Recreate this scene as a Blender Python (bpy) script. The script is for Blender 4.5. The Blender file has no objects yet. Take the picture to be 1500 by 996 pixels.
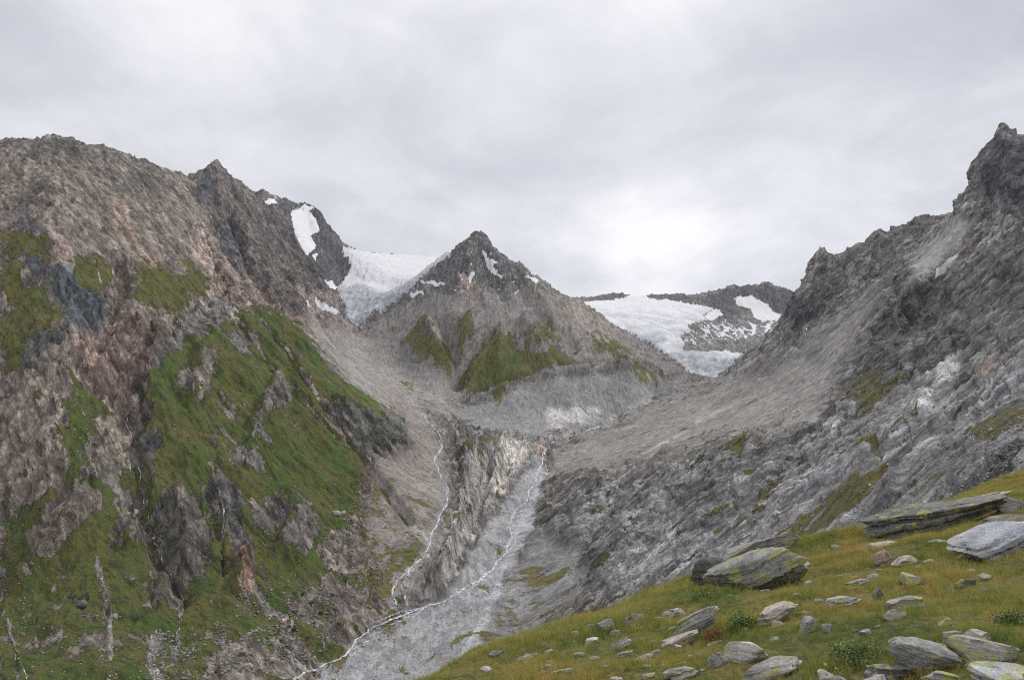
import bpy, bmesh, math, random
import numpy as np
from mathutils import Vector, Matrix

# ------------------------------------------------------------------ camera, sky, sun, exposure
F, CX, HZ = 1125.0, 750.0, 520.0            # focal length in photo pixels, optical centre, horizon row
scene = bpy.context.scene
cam_data = bpy.data.cameras.new('camera')
cam = bpy.data.objects.new('camera', cam_data)
scene.collection.objects.link(cam)
cam_data.sensor_width = 36.0
cam_data.lens = 36.0 * F / 1500.0
cam_data.shift_y = -(498.0 - HZ) / 1500.0
cam_data.clip_start = 0.2
cam_data.clip_end = 60000.0
cam.location = (0, 0, 0)
cam.rotation_euler = (math.radians(90), 0, 0)
scene.camera = cam

SUN_EL, SUN_AZ = math.radians(42), math.radians(40)     # azimuth from +Y towards +X
world = bpy.data.worlds.new('World'); scene.world = world
world.use_nodes = True
wt = world.node_tree; wt.nodes.clear()
def N(t, kind, **kw):
    n = t.nodes.new(kind)
    for k, v in kw.items():
        if k.startswith('i_'):
            key = k[2:]; key = int(key) if key.isdigit() else key.replace('_', ' ')
            n.inputs[key].default_value = v
        else: setattr(n, k, v)
    return n
def K(t, a, b): t.links.new(a, b)
def math_node(t, op, a, b=None, c=None, clamp=False):
    n = t.nodes.new('ShaderNodeMath'); n.operation = op; n.use_clamp = clamp
    for i, v in enumerate((a, b, c)):
        if v is None: continue
        if isinstance(v, (int, float)): n.inputs[i].default_value = v
        else: K(t, v, n.inputs[i])
    return n.outputs[0]
def mixc(t, fac, a, b, blend='MIX'):
    n = t.nodes.new('ShaderNodeMix'); n.data_type = 'RGBA'; n.blend_type = blend; n.clamp_factor = True
    for s, v in ((n.inputs[0], fac), (n.inputs[6], a), (n.inputs[7], b)):
        if isinstance(v, (int, float)): s.default_value = v
        elif isinstance(v, (tuple, list)): s.default_value = (*v[:3], 1.0)
        else: K(t, v, s)
    return n.outputs[2]
def ramp(t, fac, stops, interp='LINEAR'):
    n = t.nodes.new('ShaderNodeValToRGB'); e = n.color_ramp.elements; n.color_ramp.interpolation = interp
    while len(e) < len(stops): e.new(0.5)
    for el, (p, c) in zip(e, stops):
        el.position = p; el.color = (c, c, c, 1) if isinstance(c, (int, float)) else (*c[:3], 1)
    K(t, fac, n.inputs[0]); return n.outputs[0]
def noise(t, vec, scale, detail=4, rough=0.55, dist=0.0, out=0):
    n = t.nodes.new('ShaderNodeTexNoise'); n.inputs['Scale'].default_value = scale
    n.inputs['Detail'].default_value = detail; n.inputs['Roughness'].default_value = rough
    n.inputs['Distortion'].default_value = dist
    if vec is not None: K(t, vec, n.inputs['Vector'])
    return n.outputs[out]

def build_sky():
    t = wt
    out = N(t, 'ShaderNodeOutputWorld')
    sky = N(t, 'ShaderNodeTexSky', sky_type='NISHITA', sun_disc=False)
    sky.sun_elevation = SUN_EL; sky.sun_rotation = SUN_AZ; sky.altitude = 2400; sky.air_density = 1.0
    bg1 = N(t, 'ShaderNodeBackground', i_Strength=0.09); K(t, sky.outputs[0], bg1.inputs[0])
    # cloud deck: direction projected on a horizontal layer overhead
    tc = N(t, 'ShaderNodeTexCoord')
    sep = N(t, 'ShaderNodeSeparateXYZ'); K(t, tc.outputs['Generated'], sep.inputs[0])
    zz = math_node(t, 'ADD', math_node(t, 'MAXIMUM', sep.outputs[2], 0.0), 0.42)
    comb = N(t, 'ShaderNodeCombineXYZ')
    K(t, math_node(t, 'DIVIDE', sep.outputs[0], zz), comb.inputs[0])
    K(t, math_node(t, 'DIVIDE', sep.outputs[1], zz), comb.inputs[1])
    mp = N(t, 'ShaderNodeMapping'); mp.inputs['Location'].default_value = (2.94, 1.29, 0); mp.inputs['Scale'].default_value = (0.95, 1.0, 1)
    K(t, comb.outputs[0], mp.inputs[0])
    n1 = noise(t, mp.outputs[0], 1.1, 6, 0.52, 0.35)
    mp2 = N(t, 'ShaderNodeMapping'); mp2.inputs['Location'].default_value = (7.7, 2.2, 0); mp2.inputs['Scale'].default_value = (1.5, 1.6, 1)
    K(t, comb.outputs[0], mp2.inputs[0])
    n2 = noise(t, mp2.outputs[0], 2.3, 7, 0.55, 0.5)
    f = math_node(t, 'ADD', math_node(t, 'MULTIPLY', n1, 0.78), math_node(t, 'MULTIPLY', n2, 0.22))
    col = ramp(t, f, [(0.36, (0.52, 0.535, 0.59)), (0.45, (0.635, 0.64, 0.69)), (0.52, (0.76, 0.757, 0.80)), (0.61, (0.95, 0.945, 0.965))])
    bg2 = N(t, 'ShaderNodeBackground', i_Strength=1.0); K(t, col, bg2.inputs[0])
    mx = N(t, 'ShaderNodeMixShader', i_0=0.95); K(t, bg1.outputs[0], mx.inputs[1]); K(t, bg2.outputs[0], mx.inputs[2])
    K(t, mx.outputs[0], out.inputs[0])
build_sky()

sun_data = bpy.data.lights.new('sun', 'SUN'); sun_data.energy = 1.5; sun_data.angle = math.radians(12); sun_data.color = (1.0, 0.975, 0.94)
sun = bpy.data.objects.new('sun', sun_data); scene.collection.objects.link(sun)
sd = Vector((math.cos(SUN_EL) * math.sin(SUN_AZ), math.cos(SUN_EL) * math.cos(SUN_AZ), math.sin(SUN_EL)))
sun.rotation_euler = (-sd).to_track_quat('-Z', 'Y').to_euler()
sun.location = (0, 0, 300)

vs = scene.view_settings
vs.view_transform = 'Standard'; vs.look = 'None'; vs.gamma = 1.0; vs.exposure = 0.16; vs.use_curve_mapping = False
scene.cycles.max_bounces = 5; scene.cycles.diffuse_bounces = 3; scene.cycles.volume_bounces = 1
scene.cycles.transparent_max_bounces = 6; scene.cycles.use_denoising = False; scene.cycles.filter_width = 1.1

# ------------------------------------------------------------------ helpers
C = scene.collection
def tag(o, label=None, cat=None, group=None, kind=None):
    if label: o['label'] = label
    if cat: o['category'] = cat
    if group: o['group'] = group
    if kind: o['kind'] = kind
    return o
def link_mesh(name, me, mat=None, parent=None, kind=None):
    o = bpy.data.objects.new(name, me); C.objects.link(o)
    if mat: me.materials.append(mat)
    if parent: o.parent = parent
    if kind: o['kind'] = kind
    return o
def mesh_np(name, verts, faces, smooth=True):
    """verts (n,3), faces (m,k) with k = 3 or 4"""
    me = bpy.data.meshes.new(name)
    verts = np.ascontiguousarray(verts, np.float32); faces = np.ascontiguousarray(faces, np.int32)
    m, k = faces.shape
    me.vertices.add(len(verts)); me.vertices.foreach_set('co', verts.ravel())
    me.loops.add(m * k); me.loops.foreach_set('vertex_index', faces.ravel())
    me.polygons.add(m); me.polygons.foreach_set('loop_start', np.arange(0, m * k, k, dtype=np.int32))
    if smooth: me.polygons.foreach_set('use_smooth', np.ones(m, bool))
    me.update(calc_edges=True)
    return me
def _h(ix, iy, seed):
    h = (ix.astype(np.uint32) * np.uint32(374761393) + iy.astype(np.uint32) * np.uint32(668265263) + np.uint32(seed * 69069 + 12345))
    h = (h ^ (h >> np.uint32(13))) * np.uint32(1274126177)
    h = h ^ (h >> np.uint32(16))
    return h
GT = np.stack([np.cos(np.arange(64) * 2 * np.pi / 64), np.sin(np.arange(64) * 2 * np.pi / 64)], 1).astype(np.float32)
def pn2(x, y, seed=0):
    """2-D gradient noise, about -1..1"""
    x = np.asarray(x, np.float32); y = np.asarray(y, np.float32)
    fx = np.floor(x); fy = np.floor(y); ix = fx.astype(np.int64); iy = fy.astype(np.int64)
    x = x - fx; y = y - fy
    u = x * x * x * (x * (x * 6 - 15) + 10); v = y * y * y * (y * (y * 6 - 15) + 10)
    def g(dx, dy):
        a = GT[_h(ix + dx, iy + dy, seed) & np.uint32(63)]
        return a[..., 0] * (x - dx) + a[..., 1] * (y - dy)
    a = g(0, 0); b = g(1, 0); c = g(0, 1); d = g(1, 1)
    return ((a + (b - a) * u) + ((c + (d - c) * u) - (a + (b - a) * u)) * v) * 1.5
def fbm2(x, y, seed=0, octs=4, gain=0.5, ridged=False):
    s = 0; a = 1.0; tot = 0
    for o in range(octs):
        n = pn2(x * 2 ** o + 17.3 * o, y * 2 ** o - 9.1 * o, seed + o)
        s = s + a * ((1 - 2 * np.abs(n)) if ridged else n); tot += a; a *= gain
    return s / tot
def pn3(p, seed=0):
    """3-D noise from three skewed 2-D slices (cheap, isotropic enough)"""
    x, y, z = p[..., 0], p[..., 1], p[..., 2]
    return (pn2(x + 0.37 * z, y - 0.53 * z, seed) + pn2(y + 0.41 * x, z + 0.29 * x, seed + 11) + pn2(z - 0.33 * y, x + 0.47 * y, seed + 23)) * 0.6
def smooth01(a, b, x):
    t = np.clip((x - a) / (b - a), 0, 1); return t * t * (3 - 2 * t)
def srgb(r, g, b): return tuple((c / 255 / 12.92 if c <= 10 else ((c / 255 + 0.055) / 1.055) ** 2.4) for c in (r, g, b))
# ------------------------------------------------------------------ mountain terrain: survey points (photo column, photo row, distance in m)
PL = [  # polylines of the landscape: streams, ridges, slopes
 # main torrent and gravel fan
 [(440,990,800),(545,920,920),(640,880,1010),(720,840,1120),(748,765,1380),(790,690,1750),(800,650,1950),(870,629,2200),(900,610,2420)],
 [(640,990,820),(690,930,900),(725,860,1060),(740,800,1230),(775,730,1500)],
 # stream from the upper glacier
 [(580,885,965),(630,800,1100),(655,720,1350),(640,670,1600),(648,640,1750),(600,585,2200),(570,560,2450)],
 # rock rib between the two
 [(640,850,1030),(668,780,1180),(684,700,1480),(700,660,1660),(735,640,1800),(775,650,1860)],
 [(690,800,1180),(705,770,1300),(745,700,1640)],
 # valley terrace and side moraine
 [(820,600,2400),(780,590,2330),(900,580,2520),(960,580,2650)],
 [(690,587,2320),(800,553,2480),(920,534,2650),(1000,545,2900)],
 [(690,576,2450),(800,556,2560),(915,536,2740)],
 [(700,605,2240),(660,580,2380)],
 # central peak
 [(515,490,2850),(545,473,2950),(600,438,3100),(640,386,3250),(672,364,3260),(688,350,3265),(700,336,3270),(708,344,3270),(716,356,3270),(750,386,3240),(790,405,3220),(820,431,3200),(850,443,3200),(900,477,3150),(950,510,3100),(1010,550,3050)],
 [(700,420,2990),(690,480,2750),(680,540,2550),(676,565,2460)],
 [(640,450,2900),(600,500,2740),(620,545,2560),(570,530,2640)],
 [(760,440,2960),(765,500,2720),(760,540,2570)],
 [(830,470,2960),(800,510,2720),(850,525,2720),(920,522,2820)],
 [(640,400,3700),(700,420,3800),(780,440,3700),(860,470,3600),(930,515,3450)],
 # upper glacier
 [(515,480,3060),(503,440,3300),(525,415,3480),(545,398,3740),(562,384,4200),(575,373,4800)],
 [(600,428,3500),(600,412,3640),(610,388,4300),(620,377,4850),(520,372,4600),(655,376,4900)],
 [(575,395,5600),(650,400,5600),(500,390,5600)],
 # snow peak behind the second summit
 [(385,292,3600),(402,291,3680),(425,301,3800),(445,299,3900),(463,300,3900),(485,335,3950),(500,360,4000),(520,366,4400)],
 [(430,350,3500),(460,370,3500),(495,395,3700),(500,420,3520),(475,412,3350)],
 [(440,330,4600),(400,320,4600),(300,330,4600),(200,330,4600),(0,330,4600),(-300,330,4600)],
 # left mountain skyline and second summit
 [(-200,240,1800),(-60,222,1830),(0,217,1850),(40,209,1880),(80,206,1920),(130,211,1960),(170,226,2010),(215,238,2080),(250,253,2150),(278,268,2220)],
 [(280,267,2420),(300,246,2480),(315,233,2500),(333,252,2530),(352,268,2560),(382,290,2620),(410,318,2660),(440,352,2680),(470,398,2700),(490,440,2720),(503,472,2760)],
 [(0,245,2300),(80,240,2400),(170,260,2450),(250,290,2600)],
 # left mountain flanks, column by column
 [(0,996,650),(0,900,800),(0,830,890),(0,700,1020),(0,560,1150),(0,480,1250),(0,400,1380),(0,340,1500),(0,270,1680)],
 [(80,996,670),(80,860,840),(80,760,930),(80,640,1040),(80,540,1150),(80,470,1260),(80,340,1480),(80,260,1690)],
 [(200,996,690),(205,880,840),(205,800,930),(200,700,1050),(195,640,1120),(200,540,1240),(200,470,1350),(200,400,1500),(200,300,1780)],
 [(280,996,710),(280,880,870),(280,790,975),(280,690,1095),(280,600,1220),(280,500,1400),(280,420,1580),(280,340,1850)],
 [(330,330,2200),(340,400,1950),(320,440,1700)],
 [(360,996,720),(360,900,860),(360,800,985),(360,700,1120),(360,600,1290),(360,520,1450),(360,440,1720),(375,360,2200)],
 [(440,900,890),(440,800,1050),(440,700,1220),(440,600,1420),(440,520,1620),(432,465,1800),(440,420,2250)],
 [(430,463,1810),(500,528,1770),(540,570,1690),(565,600,1620),(585,640,1520)],
 [(450,468,2150),(500,545,1960),(545,590,1880),(580,625,1800)],
 [(500,940,860),(500,850,1010),(500,750,1200),(500,650,1430)],
 [(560,880,955),(560,780,1150),(565,700,1330),(600,700,1400),(610,640,1680)],
 [(470,500,2550),(500,530,2300),(530,545,2400),(500,492,2700)],
 # lower glacier and far ridge
 [(1035,559,3330),(1085,541,3430),(1092,522,3500)],
 [(1020,520,3520),(1000,502,3700),(950,480,3920),(900,456,4300),(870,444,4700)],
 [(1030,480,4000),(985,460,4300),(940,445,4700)],
 [(840,446,5300),(868,437,5400),(888,430,5400),(912,430,5400),(930,436,5400),(950,433,5400),(975,430,5400),(1000,430,5400),(1022,440,5300),(1045,427,5100),(1072,420,5000),(1100,418,5000),(1122,415,5000),(1145,423,4950),(1168,433,4900),(1200,470,4800)],
 [(1060,455,4550),(1110,455,4650),(1080,490,4150),(1130,490,4050),(1110,522,3700)],
 [(840,470,6500),(1000,465,6500),(1200,470,6300),(600,420,6500),(300,420,6500),(1500,450,6500)],
 # right mountain
 [(1700,190,1500),(1560,215,1600),(1500,207,1660),(1475,200,1680),(1456,199,1700),(1442,228,1715),(1428,255,1730),(1410,285,1750),(1396,308,1780),(1380,322,1810)],
 [(1395,318,2300),(1375,318,2440),(1356,310,2450),(1335,324,2450),(1300,344,2420),(1280,352,2400),(1240,370,2350),(1205,383,2300),(1192,403,2310),(1181,430,2340),(1160,465,2400),(1140,502,2470)],
 [(1138,520,2440),(1100,541,2620),(1060,553,2740),(1020,563,2800),(1000,574,2600),(940,598,2380),(900,617,2180),(872,634,2040)],
 [(1300,390,3200),(1200,450,3200),(1150,520,3000),(1100,560,2950),(1500,300,2600)],
 [(1200,480,1900),(1150,540,1850),(1100,580,1880),(1000,620,1830),(900,660,1740)],
 [(1250,400,2110),(1300,380,2150),(1280,430,1820),(1330,370,1960),(1380,345,1720)],
 [(830,760,1250),(850,850,1010),(785,850,1080),(760,930,930)],
 [(850,690,1560),(900,750,1150),(900,850,880)],
 [(950,680,1350),(1000,700,1150),(1000,800,800),(1000,860,670)],
 [(1100,640,1180),(1100,720,850),(1100,800,600),(1150,820,450)],
 [(1190,632,1020),(1200,720,600),(1200,790,420)],
 [(1320,392,1500),(1290,450,1400),(1252,510,1310),(1238,570,1170)],
 [(1275,450,1760),(1232,510,1650),(1215,560,1530)],
 [(1300,480,1340),(1300,560,950),(1300,640,620),(1300,720,380),(1300,765,280)],
 [(1390,390,1480),(1400,430,1200),(1400,500,900),(1400,580,580),(1400,660,320),(1400,720,190)],
 [(1500,260,1480),(1500,330,1120),(1500,420,800),(1500,500,550),(1500,580,350),(1500,650,190),(1500,705,110)],
 [(1460,300,1400),(1430,345,1500)],
 # beyond the frame
 [(-200,1000,600),(-200,800,780),(-200,600,950),(-200,400,1300)],
 [(-500,1000,600),(-500,800,780),(-500,600,950),(-500,400,1300),(-500,250,1800)],
 [(1700,760,90),(1700,600,260),(1700,400,720)],
 [(2000,760,90),(2000,600,260),(2000,400,720),(2000,190,1500)],
 [(-300,1180,500),(100,1200,520),(500,1200,560),(750,1100,620),(900,1000,560)],
 [(750,1250,350),(750,1420,150),(750,1500,60),(1100,1150,150),(1100,1300,60),(1400,900,100),(1400,1050,60),(1100,950,350),(1700,900,60),(300,1700,60),(-300,1700,60)],
 [(-500,350,7500),(0,420,7500),(750,460,7500),(1500,460,7500),(2000,350,7500),(2000,350,4000),(1700,330,2600)],
]
def densify(pl, step=70.0):
    out = [pl[0]]
    for a, b in zip(pl[:-1], pl[1:]):
        d = math.hypot(a[0] - b[0], F * math.log(a[2] / b[2])); n = max(1, int(round(d / step)))
        for i in range(1, n + 1):
            t = i / n
            out.append((a[0] + (b[0] - a[0]) * t, a[1] + (b[1] - a[1]) * t, a[2] * (b[2] / a[2]) ** t))
    return out
pts = []
for pl in PL: pts += densify(pl)
pts = np.array(pts, float)
U = np.stack([pts[:, 0], F * np.log(pts[:, 2])], 1)          # conformal survey coordinates
keep = []
for i in range(len(U)):
    if all((U[i, 0] - U[j, 0]) ** 2 + (U[i, 1] - U[j, 1]) ** 2 > 64 for j in keep): keep.append(i)
U = U[keep]; PV = pts[keep, 1]
MQ = 5.0
A = np.sqrt(((U[:, None] - U[None]) ** 2).sum(-1) + MQ * MQ)
A += -np.eye(len(U)) * 1.5
n_ = len(U)
P_ = np.stack([np.ones(n_), U[:, 0] / 1000, U[:, 1] / 1000], 1)
M_ = np.block([[A, P_], [P_.T, np.zeros((3, 3))]])
w_ = np.linalg.solve(M_, np.concatenate([PV, np.zeros(3)]))
# grid
pxs = np.concatenate([np.arange(-500, -60, 14.0), np.arange(-60, 1560, 1.75), np.arange(1560, 2001, 14.0)])
def lrange(y0, y1, d): return np.linspace(math.log(y0), math.log(y1), max(2, int(round(math.log(y1 / y0) / d))), endpoint=False)
Ls = np.concatenate([lrange(55, 120, .03), lrange(120, 700, .0068), lrange(700, 2000, .0024), lrange(2000, 3500, .0034), lrange(3500, 5500, .006), lrange(5500, 7500, .03), [math.log(7500)]])
NI, NJ = len(Ls), len(pxs)
def rbf_rows(px_, L_):
    out = np.empty((len(L_), len(px_)), np.float32)
    dx2 = (px_[:, None] - U[None, :, 0]) ** 2 + MQ * MQ         # (J,n)
    w = w_[:n_].astype(np.float32); dx2 = dx2.astype(np.float32)
    for i, l in enumerate(L_):
        dl2 = ((F * l - U[:, 1]) ** 2).astype(np.float32)
        out[i] = np.sqrt(dx2 + dl2) @ w + w_[n_] + w_[n_ + 1] * px_ / 1000 + w_[n_ + 2] * F * l / 1000
    return out
# smooth surface: evaluated on a coarser grid, then interpolated
cpx = np.linspace(-500, 2000, 620); cL = np.interp(np.linspace(0, 1, 560), np.linspace(0, 1, NI), Ls)
coarse = rbf_rows(cpx, cL)
def up(coarse):
    tmp = np.stack([np.interp(pxs, cpx, r) for r in coarse])
    k = np.clip(np.searchsorted(cL, Ls) - 1, 0, len(cL) - 2); t = ((Ls - cL[k]) / (cL[k + 1] - cL[k]))[:, None]
    return tmp[k] * (1 - t) + tmp[k + 1] * t
PY = up(coarse).astype(np.float32)
YY = np.exp(Ls)[:, None].astype(np.float32) * np.ones((1, NJ), np.float32)
PX = np.ones((NI, 1), np.float32) * pxs[None].astype(np.float32)
XX = (PX - CX) / F * YY
ZZ = (HZ - PY) / F * YY
# ------------------------------------------------------------------ what lies where: ground cover outlined on the slopes (photo columns, rows)
GRASS = [  # (amount, vividness, softness, outline)
 (1.0, .25, 9, [(0,345),(25,333),(50,345),(76,352),(86,385),(70,392),(52,372),(20,366),(0,372)]),
 (1.0, .3, 9, [(0,375),(16,385),(44,405),(76,425),(96,452),(95,465),(62,480),(40,500),(30,545),(0,535)]),
 (1.0, .3, 6, [(114,380),(140,376),(172,376),(177,408),(152,425),(116,416)]),
 (1.0, .3, 8, [(183,396),(219,390),(257,392),(290,390),(311,420),(277,441),(265,469),(245,460),(213,445),(193,443)]),
 (1.0, .45, 5, [(104,545),(128,566),(152,590),(170,612),(160,612),(142,600),(135,612),(137,655),(138,672),(130,690),(96,718),(84,705),(98,676),(97,600),(100,570)]),
 (1.0, .5, 8, [(200,541),(245,520),(275,495),(320,478),(345,462),(385,452),(430,463),(482,531),(519,561),(561,597),(572,615),(540,605),(505,590),(487,585),(480,600),(500,640),(519,649),(546,690),(543,703),(528,735),(520,760),(475,795),(480,830),(470,860),(430,880),(400,930),(330,950),(240,1080),(0,1080),(0,735),(60,725),(84,712),(100,705),(130,695),(150,690),(190,690),(205,640),(197,621),(215,603),(197,567)]),
 (.62, .45, 25, [(520,760),(560,800),(590,860),(540,915),(470,965),(430,990),(240,1080),(330,940),(400,920),(440,880),(470,840)]),
 (.42, .2, 25, [(545,690),(600,740),(640,760),(620,820),(590,870),(540,820),(520,760)]),
 (1.05, .2, 8, [(601,489),(619,465),(640,489),(667,507),(664,537),(649,543),(625,519),(601,519)]),
 (1.05, .2, 7, [(670,465),(694,456),(703,489),(679,519),(667,507)]),
 (1.15, .3, 8, [(700,501),(722,483),(752,495),(760,513),(809,513),(839,531),(803,543),(767,558),(737,567),(682,579),(670,561)]),
 (.85, .15, 8, [(761,477),(797,471),(821,501),(776,507)]),
 (.9, .15, 9, [(866,492),(905,501),(935,528),(905,528),(875,507)]),
 (.8, .1, 8, [(915,531),(942,528),(972,552),(942,555)]),
 (.6, .15, 6, [(655,587),(700,582),(738,567),(770,560),(720,582),(690,592)]),
 (.6, .15, 8, [(590,560),(620,570),(600,575),(640,600),(620,590)]),
 (.55, .2, 7, [(690,640),(720,655),(700,665),(680,650),(668,620)]),
 (.30, .1, 10, [(742,855),(820,810),(900,850),(870,900),(700,960),(728,900)]),
 (.5, .15, 10, [(820,830),(850,800),(900,810),(900,850),(840,850)]),
 (.62, .12, 9, [(1060,650),(1085,645),(1100,660),(1130,650),(1122,690),(1080,704),(1090,680)]),
 (.9, .12, 5, [(1040,765),(1075,735),(1110,715),(1145,695),(1115,738),(1050,778)]),
 (.95, .15, 5, [(1135,800),(1165,760),(1220,725),(1292,676),(1272,720),(1205,780),(1160,802)]),
 (.85, .12, 6, [(1418,628),(1450,610),(1500,583),(1500,612),(1440,642)]),
 (.6, .12, 8, [(1235,600),(1262,545),(1300,535),(1270,580)]),
 (.6, .12, 8, [(1310,715),(1330,690),(1385,655),(1370,690),(1330,720)]),
 (.6, .1, 8, [(1255,580),(1300,560),(1310,580),(1270,620)]),
 (.5, .1, 8, [(1330,425),(1345,410),(1350,440),(1330,445)]),
 (.6, .1, 8, [(1265,660),(1300,645),(1290,670)]),
 (.5, .1, 8, [(1330,640),(1370,625),(1345,650),(1320,662)]),
]
BARE = [  # (rock tone sRGB, softness, outline): crags and ribs that break through the grass
 ((118,108,98), 5, [(125,701),(155,722),(138,747),(96,797),(63,814),(33,855),(17,868),(42,818),(33,797),(54,760),(88,722)]),
 ((120,114,106), 5, [(167,701),(196,718),(210,735),(205,745),(170,735)]),
 ((112,104,98), 5, [(180,755),(213,743),(225,789),(192,805),(167,814),(154,789)]),
 ((96,92,86), 7, [(234,718),(292,718),(309,780),(300,847),(259,830),(234,805),(225,764)]),
 ((108,100,92), 6, [(225,814),(250,830),(271,860),(267,889),(242,904),(205,901),(217,847)]),
 ((98,96,94), 5, [(317,697),(346,718),(363,789),(355,814),(334,776),(317,739),(305,714)]),
 ((142,116,100), 4, [(355,797),(371,797),(367,868),(342,872),(338,847)]),
 ((112,106,100), 5, [(396,734),(447,734),(472,774),(451,815),(413,803),(384,799),(369,781),(376,752)]),
 ((120,114,112), 5, [(375,645),(384,672),(402,700),(376,689),(351,689),(337,683),(358,654)]),
 ((118,112,108), 4, [(391,571),(425,555),(427,589),(407,595),(387,604),(373,618),(391,638),(366,649),(380,611)]),
 ((126,118,110), 5, [(301,513),(313,524),(310,551),(302,578),(290,596),(281,589),(288,571),(264,577),(257,557),(273,546),(293,542)]),
 ((96,96,90), 8, [(487,582),(540,600),(591,625),(580,650),(545,652),(520,645),(500,620)]),
 ((84,84,84), 5, [(190,640),(225,630),(240,645),(215,655),(195,655)]),
 ((70,70,70), 4, [(103,880),(128,872),(130,890),(108,896)]),
 ((110,108,104), 6, [(240,505),(270,482),(300,480),(280,496),(250,530),(235,545)]),
 ((116,112,108), 6, [(330,490),(360,480),(380,510),(360,520)]),
 ((124,120,114), 7, [(290,480),(330,460),(350,440),(330,440),(270,460),(255,485)]),
]
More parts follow.
